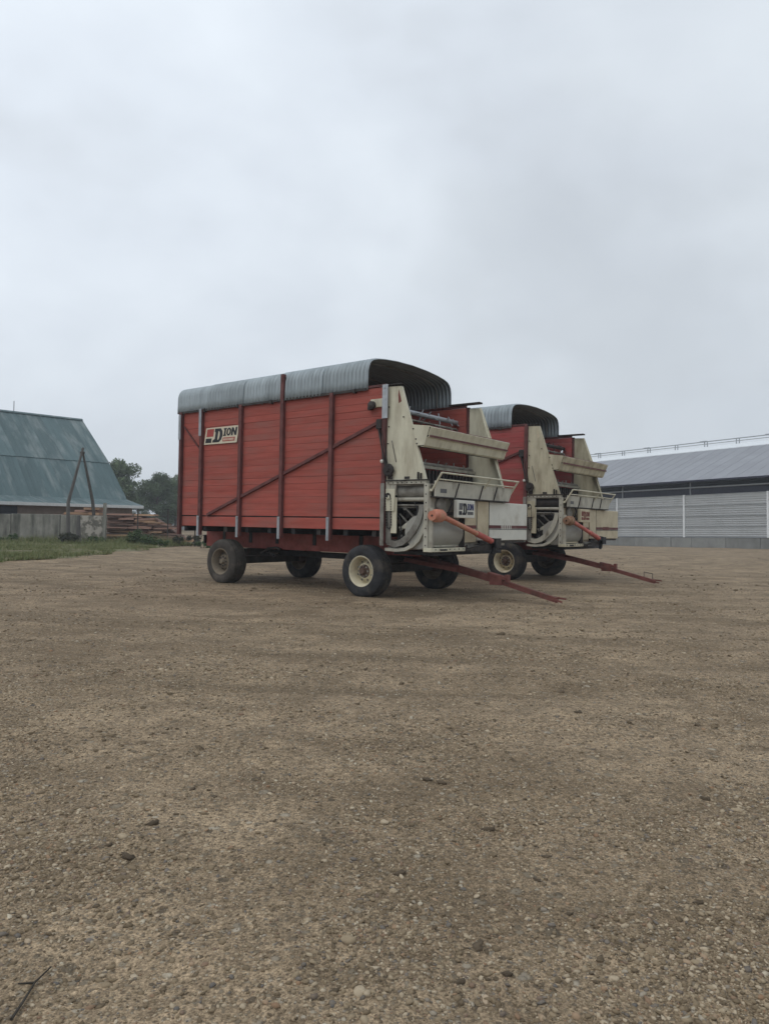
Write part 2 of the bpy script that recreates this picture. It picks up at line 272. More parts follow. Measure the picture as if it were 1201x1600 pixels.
# ---------------------------------------------------------------- mesh helpers
class MB:
    def __init__(s): s.v = []; s.f = []
    def add(s, vs, fs):
        o = len(s.v); s.v += [tuple(map(float, q)) for q in vs]; s.f += [tuple(i + o for i in f) for f in fs]; return s
    def box(s, x0, x1, y0, y1, z0, z1, c=0.0):
        x0, x1 = min(x0, x1), max(x0, x1); y0, y1 = min(y0, y1), max(y0, y1); z0, z1 = min(z0, z1), max(z0, z1)
        if c <= 0:
            vs = [(x, y, z) for x in (x0, x1) for y in (y0, y1) for z in (z0, z1)]
            return s.add(vs, [(0, 1, 3, 2), (4, 6, 7, 5), (0, 4, 5, 1), (2, 3, 7, 6), (0, 2, 6, 4), (1, 5, 7, 3)])
        bm = bmesh.new(); bmesh.ops.create_cube(bm, size=1)
        for v in bm.verts: v.co = Vector(((x0 + x1) / 2 + v.co.x * (x1 - x0), (y0 + y1) / 2 + v.co.y * (y1 - y0), (z0 + z1) / 2 + v.co.z * (z1 - z0)))
        bmesh.ops.bevel(bm, geom=list(bm.edges), offset=min(c, .4 * min(x1 - x0, y1 - y0, z1 - z0)), segments=1, affect='EDGES')
        bm.verts.index_update()
        s.add([v.co[:] for v in bm.verts], [[v.index for v in f.verts] for f in bm.faces]); bm.free(); return s
    def prism(s, pts, axis, a, b):
        """extrude a 2-D outline along an axis; outline given in the other two axes in xyz order"""
        n = len(pts); vs = []
        for t in (a, b):
            for p, q in pts: vs.append({'x': (t, p, q), 'y': (p, t, q), 'z': (p, q, t)}[axis])
        fs = [tuple(range(n)), tuple(range(2 * n - 1, n - 1, -1))] + [(i, n + i, n + (i + 1) % n, (i + 1) % n) for i in range(n)]
        return s.add(vs, fs)
    def tube(s, path, r, n=8, cap=True):
        path = [Vector(p) for p in path]; rr = r if isinstance(r, (list, tuple)) else [r] * len(path)
        o = len(s.v); up = None
        for i, p in enumerate(path):
            d = (path[min(i + 1, len(path) - 1)] - path[max(i - 1, 0)]).normalized()
            if up is None: up = Vector((0, 0, 1)) if abs(d.z) < .9 else Vector((1, 0, 0))
            a = d.cross(up).normalized(); b = a.cross(d).normalized(); up = b
            for k in range(n):
                t = 2 * PI * k / n; s.v.append(tuple(p + a * math.cos(t) * rr[i] + b * math.sin(t) * rr[i]))
        for i in range(len(path) - 1):
            for k in range(n): s.f.append((o + i * n + k, o + i * n + (k + 1) % n, o + (i + 1) * n + (k + 1) % n, o + (i + 1) * n + k))
        if cap:
            s.f.append(tuple(o + k for k in range(n - 1, -1, -1))); s.f.append(tuple(o + (len(path) - 1) * n + k for k in range(n)))
        return s
    def bar(s, p, q, wd, ht, up=(0, 0, 1)):
        p, q = Vector(p), Vector(q); d = (q - p).normalized(); a = d.cross(Vector(up)).normalized(); b = a.cross(d).normalized()
        vs = []
        for c in (p, q):
            for i, j in ((-1, -1), (1, -1), (1, 1), (-1, 1)): vs.append(c + a * wd / 2 * i + b * ht / 2 * j)
        return s.add(vs, [(0, 1, 2, 3), (7, 6, 5, 4), (0, 4, 5, 1), (1, 5, 6, 2), (2, 6, 7, 3), (3, 7, 4, 0)])
    def lathe(s, prof, n=40, c=(0, 0, 0), axis='y', close=False):
        """prof: (axial, radius) points"""
        o = len(s.v); m = len(prof)
        for k in range(n):
            t = 2 * PI * k / n; ct, st = math.cos(t), math.sin(t)
            for a, r in prof:
                s.v.append({'y': (c[0] + r * ct, c[1] + a, c[2] + r * st), 'x': (c[0] + a, c[1] + r * ct, c[2] + r * st), 'z': (c[0] + r * ct, c[1] + r * st, c[2] + a)}[axis])
        for k in range(n):
            for i in range(m if close else m - 1):
                j = (i + 1) % m; k2 = (k + 1) % n
                s.f.append((o + k * m + i, o + k * m + j, o + k2 * m + j, o + k2 * m + i))
        return s
    def sheet(s, line, axis, a, b, th=0.008):
        """open 2-D line extruded along axis with thickness"""
        pts = [Vector(p) for p in line]; nr = []
        for i in range(len(pts)):
            d = pts[min(i + 1, len(pts) - 1)] - pts[max(i - 1, 0)]; nr.append(Vector((-d.y, d.x)).normalized())
        poly = pts + [pts[i] + nr[i] * th for i in range(len(pts) - 1, -1, -1)]
        n = len(pts); tot = 2 * n; vs = []
        for t in (a, b):
            for p in poly: vs.append({'x': (t, p[0], p[1]), 'y': (p[0], t, p[1]), 'z': (p[0], p[1], t)}[axis])
        fs = [(i, tot + i, tot + (i + 1) % tot, (i + 1) % tot) for i in range(tot)]
        for e in (0, tot):
            for i in range(n - 1):
                q = (e + i, e + i + 1, e + tot - 2 - i, e + tot - 1 - i); fs.append(q if e == 0 else q[::-1])
        return s.add(vs, fs)
    def mesh(s, name, smooth=False):
        me = bpy.data.meshes.new(name); me.from_pydata(s.v, [], s.f); me.update()
        bm = bmesh.new(); bm.from_mesh(me); bmesh.ops.recalc_face_normals(bm, faces=bm.faces); bm.to_mesh(me); bm.free()
        if smooth:
            me.polygons.foreach_set('use_smooth', [True] * len(me.polygons))
            try: me.set_sharp_from_angle(angle=math.radians(35))
            except Exception: pass
        return me

def link(name, me, m=None, parent=None, label=None, cat=None, group=None, kind=None):
    o = bpy.data.objects.new(name, me); COL.objects.link(o)
    if m is not None and me is not None and not me.materials: me.materials.append(m)
    if parent is not None: o.parent = parent
    if label: o['label'] = label
    if cat: o['category'] = cat
    if group: o['group'] = group
    if kind: o['kind'] = kind
    return o
def P(name, mb, m, parent, label=None, smooth=False, kind=None):
    return link(name, mb.mesh(name, smooth), m, parent, label, kind=kind)
def thing(name, label, cat, loc=(0, 0, 0), rot=(0, 0, 0), group=None):
    o = link(name, None, None, None, label, cat, group); o.location = loc; o.rotation_euler = rot; o.empty_display_size = .3
    return o
def np_mesh(name, V, F):
    """V (n,3), F (m,k) arrays"""
    me = bpy.data.meshes.new(name); k = F.shape[1]
    me.vertices.add(len(V)); me.vertices.foreach_set('co', V.astype(np.float32).ravel())
    me.loops.add(F.size); me.loops.foreach_set('vertex_index', F.astype(np.int32).ravel())
    me.polygons.add(len(F)); me.polygons.foreach_set('loop_start', np.arange(0, F.size, k, dtype=np.int32)); me.polygons.foreach_set('loop_total', np.full(len(F), k, np.int32))
    me.update(calc_edges=True); me.validate(); return me

# ---------------------------------------------------------------- terrain
def vnoise(x, y, seed):
    r = np.random.default_rng(seed); T = r.random((64, 64))
    xi = np.floor(x).astype(int); yi = np.floor(y).astype(int); fx = x - xi; fy = y - yi
    fx = fx * fx * (3 - 2 * fx); fy = fy * fy * (3 - 2 * fy)
    g = lambda a, b: T[a % 64, b % 64]
    return (g(xi, yi) * (1 - fx) + g(xi + 1, yi) * fx) * (1 - fy) + (g(xi, yi + 1) * (1 - fx) + g(xi + 1, yi + 1) * fx) * fy - .5
def sstep(a, b, x): t = np.clip((x - a) / (b - a), 0, 1); return t * t * (3 - 2 * t)
def gz(x, y):
    x = np.asarray(x, float); y = np.asarray(y, float)
    near = 1 - sstep(10.0, 14.0, np.hypot(x, y))
    z = near * (.028 * vnoise(x * .9 + 40, y * .9 + 40, 1) + .022 * vnoise(x * 2.7 + 9, y * 2.7 + 77, 2) + .014 * vnoise(x * 8 + 5, y * 8 + 3, 3) + .007 * vnoise(x * 21, y * 21, 4))
    a = .12; xr = x * math.cos(a) + y * math.sin(a); yr = -x * math.sin(a) + y * math.cos(a)
    rr_, aa_ = np.hypot(x - 3, y - 36), np.arctan2(x - 3, 36 - y) * 26; rut = vnoise(aa_ * .16 + 23, rr_ * 1.9 + 11, 5); rut2 = vnoise(aa_ * .4 + 29, rr_ * 5.0 + 2, 8)
    z = z + (near + (1 - near) * .5) * (.045 * rut + .018 * rut2 * (1 + rut * 2)) * (1 - sstep(22, 34, np.hypot(x, y))) * sstep(2.6, 4.2, np.hypot(x, y)) * sstep(3.6, 5.5, np.minimum(np.hypot(x + 1.2, y - 15.0), np.hypot(x - 2.2, y - 19.7)))
    far = 1 - near
    dwag = np.minimum(np.hypot(x + 1.2, y - 15.0), np.hypot(x - 2.2, y - 19.7))
    z = z + far * sstep(4.2, 7, dwag) * (.05 * vnoise(x * .4, y * .9, 6) + .02 * vnoise(x * 1.3, y * 3.1, 7))
    z = z - .27 * sstep(50, 66, y) * sstep(5, 15, x)
    return z
ys = np.concatenate([[-300, -150, -60, -25, -10, -4, -1, .3, 1.0], np.geomspace(1.5, 90, 420), [110, 150, 220, 320, 440]])
sx = np.sinh(np.linspace(-1, 1, 381) * 5.6); sx = sx / sx.max() * 600
xs = np.sign(sx) * np.maximum(np.abs(sx), 0)
us = np.linspace(-1.0, 1.0, 321)
# rows widen with distance so that the near ground has fine relief
VV = []
for y in ys:
    hw = max(2.6, abs(y) * .75 + .8)
    row = us * hw; row[0], row[-1] = -480, 480; row[1], row[-2] = -max(300, hw * 1.5), max(300, hw * 1.5); row[2], row[-3] = -max(60, hw * 1.2), max(60, hw * 1.2)
    VV.append(np.stack([row, np.full_like(row, y)], 1))
VV = np.array(VV); ny, nx = VV.shape[:2]
Vg = VV.reshape(-1, 2); Vg = np.column_stack([Vg, gz(Vg[:, 0], Vg[:, 1])])
I = np.arange(ny * nx).reshape(ny, nx)
Fg = np.stack([I[:-1, :-1], I[:-1, 1:], I[1:, 1:], I[1:, :-1]], -1).reshape(-1, 4)
gm = np_mesh('gravel_yard', Vg, Fg); gm.polygons.foreach_set('use_smooth', [True] * len(gm.polygons))
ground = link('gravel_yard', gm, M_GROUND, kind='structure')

# ---- stones
def ico(sub):
    bm = bmesh.new(); bmesh.ops.create_icosphere(bm, subdivisions=sub, radius=1.0); bm.verts.index_update()
    v = np.array([q.co[:] for q in bm.verts]); f = np.array([[q.index for q in p.verts] for p in bm.faces]); bm.free(); return v, f
iv, iF = ico(1)
def stone_field(n, ylo, yhi, rmed, sig, rmin, rmax, power):
    m_ = n * 4; u = rng.random(m_)
    y = ylo * (yhi / ylo) ** u if power == 1 else ylo + (yhi - ylo) * u
    x = (rng.random(m_) * 2 - 1) * (y * .60 + .25)
    dens = .62 + 1.5 * vnoise(x * .7 + 3, y * .7 + 8, 21) + 1.1 * vnoise(x * 2.2, y * 2.2, 22)
    k = rng.random(m_) < np.clip(dens, .20, 1); x, y = x[k][:n], y[k][:n]; n = len(x)
    r = np.clip(rmed * np.exp(sig * rng.standard_normal(n)), rmin, rmax)
    return x, y, r
def stones_mesh(name, x, y, r):
    n = len(x); th = rng.random(n) * 2 * PI
    S = np.stack([r * rng.uniform(.8, 1.5, n), r * rng.uniform(.65, 1.1, n), r * rng.uniform(.38, .75, n)], 1)
    V = iv[None] * (1 + .22 * rng.standard_normal((n, len(iv), 1)))
    V = V * S[:, None]; c, s = np.cos(th), np.sin(th)
    ti = rng.normal(0, .22, n); V[:, :, 2] += V[:, :, 0] * ti[:, None]
    X = V[:, :, 0] * c[:, None] - V[:, :, 1] * s[:, None] + x[:, None]; Y = V[:, :, 0] * s[:, None] + V[:, :, 1] * c[:, None] + y[:, None]
    Z = V[:, :, 2] + (gz(x, y) + S[:, 2] * rng.uniform(-.35, .35, n))[:, None]
    W = np.stack([X, Y, Z], 2).reshape(-1, 3); F = (iF[None] + (np.arange(n) * len(iv))[:, None, None]).reshape(-1, 3)
    me = np_mesh(name, W, F); return me
x1, y1, r1 = stone_field(92000, 1.9, 8.0, .0040, .52, .0019, .0115, 1)
x2, y2, r2 = stone_field(14000, 6.0, 17.0, .009, .4, .004, .022, 0)
link('gravel', stones_mesh('gravel', np.r_[x1, x2], np.r_[y1, y2], np.r_[r1, r2]), M_STONES, ground, kind='stuff')
xc = rng.uniform(-1, 1, 34000); yc = 4 * (34 / 4) ** rng.random(34000); xc = xc * (yc * .62)
aa = .12; xr_c = xc * math.cos(aa) + yc * math.sin(aa); yr_c = -xc * math.sin(aa) + yc * math.cos(aa)
dn = .06 + 1.5 * vnoise(np.arctan2(xc - 3, 36 - yc) * 26 * .16 + 23, np.hypot(xc - 3, yc - 36) * 1.9 + 11, 5) + 1.2 * vnoise(xr_c * .9, yr_c * 3.0, 62)
kk = (rng.random(34000) < np.clip(dn, .02, 1)) & (np.hypot(xc + 12, yc - 30) > 9); xc, yc = xc[kk], yc[kk]
rc = np.clip(.0085 * np.exp(.55 * rng.standard_normal(len(xc))) * np.clip(yc / 9, .6, 1.5), .004, .042)
M_CRUMB = stone_mat('soil_crumb', [(0, (0.085, 0.064, 0.042)), (.5, (0.13, 0.097, 0.062)), (.8, (0.19, 0.145, 0.092)), (1, (0.27, 0.21, 0.14))], True)
link('soil_crumbs', stones_mesh('soil_crumbs', xc, yc, rc), M_CRUMB, ground, kind='stuff')
# the 300 biggest stones, one object each
protos = []
bv, bf = ico(2)
for k in range(9):
    r = np.random.default_rng(100 + k); V = bv.copy()
    for q in range(7):
        d = r.standard_normal(3); d /= np.linalg.norm(d); h = V @ d; cut = r.uniform(.45, .8); V = V - d * np.maximum(h - cut, 0)[:, None] * .85
    V *= [r.uniform(.95, 1.4), r.uniform(.7, 1.0), r.uniform(.42, .7)]
    me = np_mesh('stone', V, bf); me.polygons.foreach_set('use_smooth', [True] * len(me.polygons)); me.materials.append(M_STONE1); protos.append(me)
sxx, syy, srr = stone_field(285, 1.95, 6.5, .0135, .30, .0105, .026, 1)
for x, y, r in zip(sxx, syy, srr):
    o = link('stone', protos[random.randrange(9)], None, ground)
    o.location = (x, y, float(gz(x, y)) + r * random.uniform(-.08, .16)); o.scale = (r, r, r); o.rotation_euler = (random.gauss(0, .15), random.gauss(0, .15), random.uniform(0, 6.28))
CAMR = (cr, -cu, Fv)
def gpt(u, v):
    d = cr * ((u - 600.5) / 1120.27) - cu * ((v - 800) / 1120.27) + Fv
    t = -H / d.z; return d.x * t, d.y * t
clod_me = []
for k in range(4):
    r = np.random.default_rng(200 + k); V = bv * (1 + .26 * r.standard_normal((len(bv), 1))) * [1.15, .85, .55]
    me = np_mesh('clod', V, bf); me.materials.append(M_CLOD); clod_me.append(me)
for u, v, s in [(570, 1044, .05), (600, 1047, .035), (877, 1081, .05), (745, 1101, .04), (903, 1119, .05), (1090, 1137, .05), (690, 1226, .05), (668, 1221, .05), (765, 1298, .048), (626, 1366, .042), (200, 1343, .05), (170, 1327, .03),
                (838, 1376, .026), (1092, 1419, .03), (1101, 1254, .04), (745, 1484, .045), (793, 1531, .03), (855, 1340, .03), (888, 1430, .03), (720, 1536, .028), (240, 1290, .05), (300, 1235, .035)]:
    x, y = gpt(u, v); o = link('clod', clod_me[random.randrange(4)], None, ground)
    o.location = (x, y, float(gz(x, y)) + .05 * s); s *= .46; o.scale = (s, s, s); o.rotation_euler = (random.gauss(0, .2), random.gauss(0, .2), random.uniform(-.6, .6))
# a thin dark twig, bottom left
tw = MB(); pts = [gpt(u, v) for u, v in ((80, 1512), (55, 1540), (38, 1568), (18, 1602))]
tw.tube([(x, y, float(gz(x, y)) + .010 + .004 * (i % 2)) for i, (x, y) in enumerate(pts)], [.002, .003, .004, .0045], 6)
a = pts[1]; b_ = gpt(28, 1545); tw.tube([(a[0], a[1], float(gz(*a)) + .012), (b_[0], b_[1], float(gz(*b_)) + .015)], [.004, .002], 5)
link('twig', tw.mesh('twig', True), M_TWIG, None, 'thin dark forked twig lying on the gravel in the near left corner', 'twig')

# ---------------------------------------------------------------- left barn
lb = thing('gambrel_barn', 'old barn with weathered teal metal gambrel roof and white eave fascia behind the concrete wall', 'barn', (-16.2, 48.0, 0), (0, 0, math.radians(225)))
prof = [(0.12, 2.22), (-2.35, 2.67), (-5.36, 5.40), (-10.3, 8.95)]      # (local y, z): eave flare, lower slope, upper slope
LBX = 21.0
nsh = 20; wd = LBX / nsh
for ci, ((ya, za), (yb, zb)) in enumerate(zip(prof[:-1], prof[1:])):
    d = Vector((yb - ya, zb - za)); n = Vector((d.y, -d.x)).normalized()
    if n.y < 0: n = -n
    shared = None
    for k in range(nsh):
        if shared is None:
            mb = MB(); ribs = []
            m_ = 12
            for i in range(m_ + 1): ribs.append((i * wd / m_, .022 if i % 4 == 0 else 0.0))
            o = 0
            for (xx, hh) in ribs:
                for (yy, zz) in ((ya, za), (yb, zb)):
                    lap = (.03 if (yy, zz) == (ya, za) and ci > 0 else 0.0)
                    for th in (.012, -.02): mb.v.append((xx, yy + n.x * (hh + th + lap) - (d.x * .02 if lap else 0), zz + n.y * (hh + th + lap) - (d.y * .02 if lap else 0)))
            for i in range(m_):
                q = i * 4; mb.f += [(q, q + 2, q + 6, q + 4), (q + 1, q + 5, q + 7, q + 3), (q, q + 4, q + 5, q + 1), (q + 2, q + 3, q + 7, q + 6)]
            mb.f += [(0, 1, 3, 2), (m_ * 4, m_ * 4 + 2, m_ * 4 + 3, m_ * 4 + 1)]
            shared = mb.mesh('roof_sheet'); shared.materials.append(M_TEAL)
        o = link('roof_sheet', shared, None, lb); o.location = (k * wd, 0, .004 * (k % 2))
# rear slopes, gable and walls
P('rear_roof', MB().prism([(-10.3, 8.93), (-15.2, 5.4), (-18.2, 2.67), (-20.6, 2.3), (-20.6, 2.24), (-18.2, 2.6), (-15.2, 5.32), (-10.3, 8.8)], 'x', 0, LBX), M_TEAL, lb)
P('ridge_cap', MB().prism([(-10.55, 8.86), (-10.3, 9.03), (-10.05, 8.88), (-10.3, 8.98)], 'x', -.03, LBX), M_TEAL, lb)
P('gable_wall', MB().prism([(-.7, 0), (-.7, 2.2), (-2.6, 2.5), (-5.5, 5.25), (-10.3, 8.7), (-15.1, 5.25), (-18.1, 2.5), (-19.9, 2.2), (-19.9, 0)], 'x', .35, .55), M_BRICKP, lb)
P('wall', MB().box(.56, LBX, -.95, -.72, 0, 2.2), M_BRICKP, lb)
P('fascia', MB().box(-.03, LBX, .115, .16, 2.06, 2.25, .006), M_FASC, lb)
P('rake_board', MB().bar((-.03, .12, 2.17), (-.03, -2.33, 2.60), .04, .14), M_FASC, lb)
P('soffit', MB().box(0, LBX, -.7, .112, 2.06, 2.10), M_BRICKP, lb)
P('doorway', MB().box(7.6, 11.0, -.715, -.66, 0, 2.0), M_VOID, lb)
P('door_post', MB().box(12.6, 12.85, -.715, -.55, 0, 2.05), M_FASC, lb)
P('lightning_rod', MB().tube([(4.9, -10.3, 8.95), (4.9, -10.3, 9.75)], .03, 6), M_GUT, lb)

# ---------------------------------------------------------------- concrete wall, timber pile, fence, poles
def px(u, v, Y):
    d = cr * ((u - 600.5) / 1120.27) - cu * ((v - 800) / 1120.27) + Fv
    t = Y / d.y; return Vector((d.x * t, Y, H + d.z * t))
wall = thing('concrete_wall', 'low weathered concrete retaining wall with stains and peeling whitewash below the teal barn', 'wall', (-22.0, 38.0, 0))
xe = px(166, 830, 38).x + 22.0
edges = [-3.0, -.4, 2.3, 4.9, 5.95, xe]
for k in range(5):
    P('concrete_panel', MB().box(edges[k] + .012, edges[k + 1] - .012, -.12 + .01 * (k % 2), .14, -.1, 1.50 + (.03, 0, .02, .0, -.01)[k], .02), M_CONCP if k == 4 else M_CONC, wall, 'concrete panel with white limewash peeling off' if k == 4 else None)
pile = thing('timber_pile', 'long pile of red brown rough timber slabs stacked behind the concrete wall', 'timber pile', (px(222, 840, 39.2).x, 39.2, 0))
ox = pile.location.x
xl, xr_ = px(166, 830, 39.2).x - ox + .05, px(300, 840, 39.2).x - ox
slab = []
for k in range(5):
    r = random.Random(k); mb = MB(); L_ = .5
    pts = []
    for t in (-.5, -.2, .15, .5): pts.append((t, r.uniform(-.03, .03), r.uniform(-.12, .12)))
    o_ = 0
    for (t, dz, dy) in pts:
        for (yy, zz) in ((-.5, -.5), (.5, -.42), (.46, .4), (-.42, .5)): mb.v.append((t, yy + dy * .4, zz + dz * 2))
    for i in range(3):
        for q in range(4): mb.f.append((i * 4 + q, i * 4 + (q + 1) % 4, (i + 1) * 4 + (q + 1) % 4, (i + 1) * 4 + q))
    mb.f += [(3, 2, 1, 0), (12, 13, 14, 15)]
    me = mb.mesh('slab'); slab.append(me)
slabs2 = [m_.copy() for m_ in slab]
for m_ in slab: m_.materials.append(M_LOG)
for m_ in slabs2: m_.materials.append(M_LOGY)
z = .06; row = 0
def top_at(x):     # profile of the pile: level, then falling to the right
    f = (x - xl) / (xr_ - xl); return 1.58 if f < .52 else 1.58 - (f - .52) / .48 * 1.25
while z < 1.6:
    hgt = random.uniform(.075, .12); x = xl + random.uniform(0, .2)
    while x < xr_:
        ln_ = random.uniform(.6, 1.5); cx = x + ln_ / 2
        if z < min(top_at(cx), top_at(x + ln_) + .12) + random.uniform(-.05, .05):
            o = link('timber_slab', random.choice(slabs2 if random.random() < .25 else slab), None, pile)
            o.location = (cx, random.uniform(-.12, .12), z + hgt / 2); o.scale = (ln_ * .99, random.uniform(.7, 1.0), hgt * random.uniform(.8, .98)); o.rotation_euler = (0, random.gauss(0, .015), random.gauss(0, .03))
        x += ln_ + random.uniform(.0, .05)
    z += hgt; row += 1
P('pile_core', MB().prism([(xl + .1, 0), (xr_ - .3, 0), (xr_ - .5, .35), (xl + (xr_ - xl) * .52, 1.45), (xl + .1, 1.42)], 'y', .1, 1.0), M_LOG, pile)
# slabs seen over the wall top, left of the post
pile2 = thing('timber_pile', 'reddish slabs of timber showing over the top of the concrete wall left of the post', 'timber pile', (px(125, 800, 39.6).x, 39.6, 0))
ox2 = pile2.location.x; xa, xb = px(72, 800, 39.6).x - ox2, px(160, 800, 39.6).x - ox2
for rz in range(14):
    zz = .12 + rz * .135; x = xa + (random.uniform(0, .4) if rz < 10 else (rz - 9) * .55)
    while x < xb - .3:
        ln_ = min(random.uniform(.9, 1.8), xb - x)
        o = link('timber_slab', random.choice(slabs2 if random.random() < .3 else slab), None, pile2)
        o.location = (x + ln_ / 2, random.uniform(-.05, .25), zz); o.scale = (ln_ * .97, .8, .125); o.rotation_euler = (0, random.gauss(0, .02), random.gauss(0, .04)); x += ln_ + .03
# fence post by the wall end and pipe fence
fp = px(164.5, 786, 37.6)
link('fence_post', MB().box(fp.x - .07, fp.x + .07, 37.53, 37.67, -.1, fp.z, .012).mesh('fence_post'), M_CONC, None, 'grey concrete post standing at the right end of the concrete wall', 'post')
fence = thing('pipe_fence', 'thin dark pipe fence in front of the timber pile', 'fence', (px(216, 840, 37.2).x, 37.2, 0))
fo = fence.location
for u in (216, 263, 305, 345):
    q = px(u, 796 if u < 300 else 822, 37.2); P('post', MB().tube([(q.x - fo.x, 0, -.1), (q.x - fo.x, 0, max(1.0, q.z) + .03)], .03, 6), M_PIPE, fence)
xs0, xs1 = px(168, 800, 37.2).x - fo.x, px(262, 800, 37.2).x - fo.x; xs2 = px(360, 830, 37.2).x - fo.x
for zz, xq in ((1.52, xs1), (1.02, xs2), (.58, xs2)):
    P('rail', MB().tube([(xs0, -.035, zz), ((xs0 + xq) / 2, -.035, zz - .02), (xq, -.035, zz + .01)], .016, 6), M_PIPE, fence)
# A-shaped pole frame
ap = px(128.5, 704, 37.0); b1 = px(107, 836, 36.6); b2 = px(149, 806, 38.9)
tri = thing('pole_frame', 'tall A shaped frame of two weathered poles leaning together before the teal roof', 'pole frame', (ap.x, ap.y, 0))
T0 = Vector((ap.x, ap.y, 0))
P('pole', MB().tube([Vector((b1.x, 36.6, -.1)) - T0, px(107, 785, 36.65) - T0, ap + Vector((.06, 0, .15)) - T0], [.10, .09, .055], 8), M_POLE, tri, smooth=True)
P('pole', MB().tube([Vector((b2.x + .1, 38.9, 0)) - T0, px(145, 783, 38.5) - T0, ap + Vector((-.05, .12, .12)) - T0], [.10, .09, .05], 8), M_POLE, tri, smooth=True)
P('binding', MB().lathe([(-.05, .11), (0, .13), (.05, .11)], 10, (0, .05, ap.z - .1), 'z'), M_PIPE, tri)
sp = px(122, 806, 36.3); sb = px(125, 851, 36.3)
link('leaning_stake', MB().tube([(sb.x, 36.3, -.1), (sp.x + .05, 36.3, .7), (sp.x, 36.4, sp.z)], [.12, .11, .09], 8).mesh('leaning_stake', True), M_POLE, None, 'short dark stake leaning against the concrete wall beside the tall poles', 'stake')

# far pale shed glimpsed past the pile
fs = thing('far_shed', 'small pale low shed far beyond the fence, half hidden by trees', 'shed', (px(296, 815, 100).x, 100, 0))
P('wall', MB().box(-4.2, 5, 0, 4, 0, 1.75), M_FARW, fs); P('roof', MB().prism([(-.3, 1.75), (2, 2.5), (4.3, 1.75), (4.3, 1.7), (2, 2.42), (-.3, 1.7)], 'x', -4.4, 5.2), M_GUT, fs)
for k in range(4): P('window', MB().box(-3.4 + k * 2.2, -2.3 + k * 2.2, -.03, .03, .7, 1.45), M_VOID, fs)

# ---------------------------------------------------------------- foliage
def leaf_cloud(name, centres, radii, n, size, m, parent, seed, flat=.85):
    r = np.random.default_rng(seed); C_ = np.array(centres); R_ = np.array(radii)
    pick = r.choice(len(C_), n, p=(R_ ** 2) / (R_ ** 2).sum())
    d = r.standard_normal((n, 3)); d /= np.linalg.norm(d, axis=1)[:, None]
    rad = R_[pick] * (r.random(n) ** .45) * (1 + .12 * r.standard_normal(n)); c = C_[pick] + d * rad[:, None] * [1, 1, flat]
    nrm = d + .8 * r.standard_normal((n, 3)); nrm /= np.linalg.norm(nrm, axis=1)[:, None]
    t = np.cross(nrm, r.standard_normal((n, 3))); t /= np.linalg.norm(t, axis=1)[:, None]; b = np.cross(nrm, t)
    s = size * r.uniform(.55, 1.4, n)[:, None]
    V = np.stack([c - t * s, c - b * s * .55 + nrm * s * .12, c + t * s, c + b * s * .55 + nrm * s * .12], 1).reshape(-1, 3)
    F = np.arange(n * 4).reshape(n, 4)
    return link(name, np_mesh(name, V, F), m, parent)
def tree(label, base, height, width, m, seed, n=7000, group='trees beyond the teal barn'):
    r = random.Random(seed); t = thing('deciduous_tree', label, 'tree', base, group=group)
    tr = MB(); tr.tube([(0, 0, -.2), (.05, .02, height * .2), (-.08, .05, height * .42), (0, 0, height * .7)], [height * .026, height * .02, height * .014, height * .004], 8)
    cs, rs = [], []
    for k in range(48):
        a = r.uniform(0, 2 * PI); q = r.random() ** .6; zf = r.uniform(.14, .97)
        env = math.sin(PI * min(1, max(0.06, (zf - .10) / .92)) ** .8) ** .6
        x, y = math.cos(a) * q * width * .5 * env, math.sin(a) * q * width * .5 * env
        cs.append((x, y, zf * height * .93)); rs.append(width * r.uniform(.10, .19))
        if k < 12: tr.tube([(0, 0, height * (.15 + .4 * zf)), (x * .5, y * .5, height * (.2 + .55 * zf)), (x, y, zf * height * .93)], [height * .009, height * .006, height * .002], 5)
    P('trunk', tr, M_BARK, t, smooth=True)
    leaf_cloud('crown', cs, rs, int(n * 2.2), width * .024, m, t, seed)
    return t
def gbase(u, Y): q = px(u, 812, Y); return (q.x, Y, 0)
tree('mid green tall tree rising just right of the teal barn roof', gbase(180, 88), 9.0, 6.4, M_LEAF, 3)
tree('small thin tree between the tall tree and the dark round tree', gbase(216, 96), 5.6, 3.2, M_LEAFD, 4, 3500)
tree('broad dark green round tree right beside the red wagon rear', gbase(245, 84), 7.0, 5.0, M_LEAFD, 5, 8000)
tree('dark green tree half hidden behind the rear of the red wagon', gbase(274, 90), 7.3, 4.8, M_LEAF, 6, 6000)
def bush(label, u, v, Y, wd, ht, m, seed, n=900, ls=.05):
    q = px(u, v, Y); t = thing('shrub', label, 'shrub', (q.x, Y, 0), group='shrubs along the wall'); r = random.Random(seed)
    cs = [(r.uniform(-.5, .5) * wd, r.uniform(-.3, .3) * wd, r.uniform(.2, .75) * ht) for k in range(9)]
    rs = [min(wd, ht) * r.uniform(.22, .36) for k in range(9)]
    st = MB()
    for c in cs: st.tube([(c[0] * .3, c[1] * .3, -.03), (c[0] * .7, c[1] * .7, c[2] * .6), c], [.012, .009, .003], 5)
    P('stems', st, M_BARK, t); leaf_cloud('foliage', cs, rs, n, ls, m, t, seed, .9)
bush('round fresh green bush in front of the timber pile', 222, 846, 36.2, 1.0, 1.0, M_BUSH, 31, 1600)
bush('low dark bush below the rear end of the red wagon', 292, 847, 37.0, 1.3, .6, M_BUSHD, 32, 1300)
bush('tangle of dark dry brush at the foot of the tall pole frame', 103, 842, 35.9, 1.1, .65, M_BUSHD, 33, 1200)
bush('small weedy green clump at the peeling end of the wall', 148, 846, 36.4, .9, .5, M_BUSH, 34, 900)
bush('low leafy weed clump near the left picture edge by the wall', 12, 842, 36.8, 1.2, .5, M_BUSH, 35, 900)
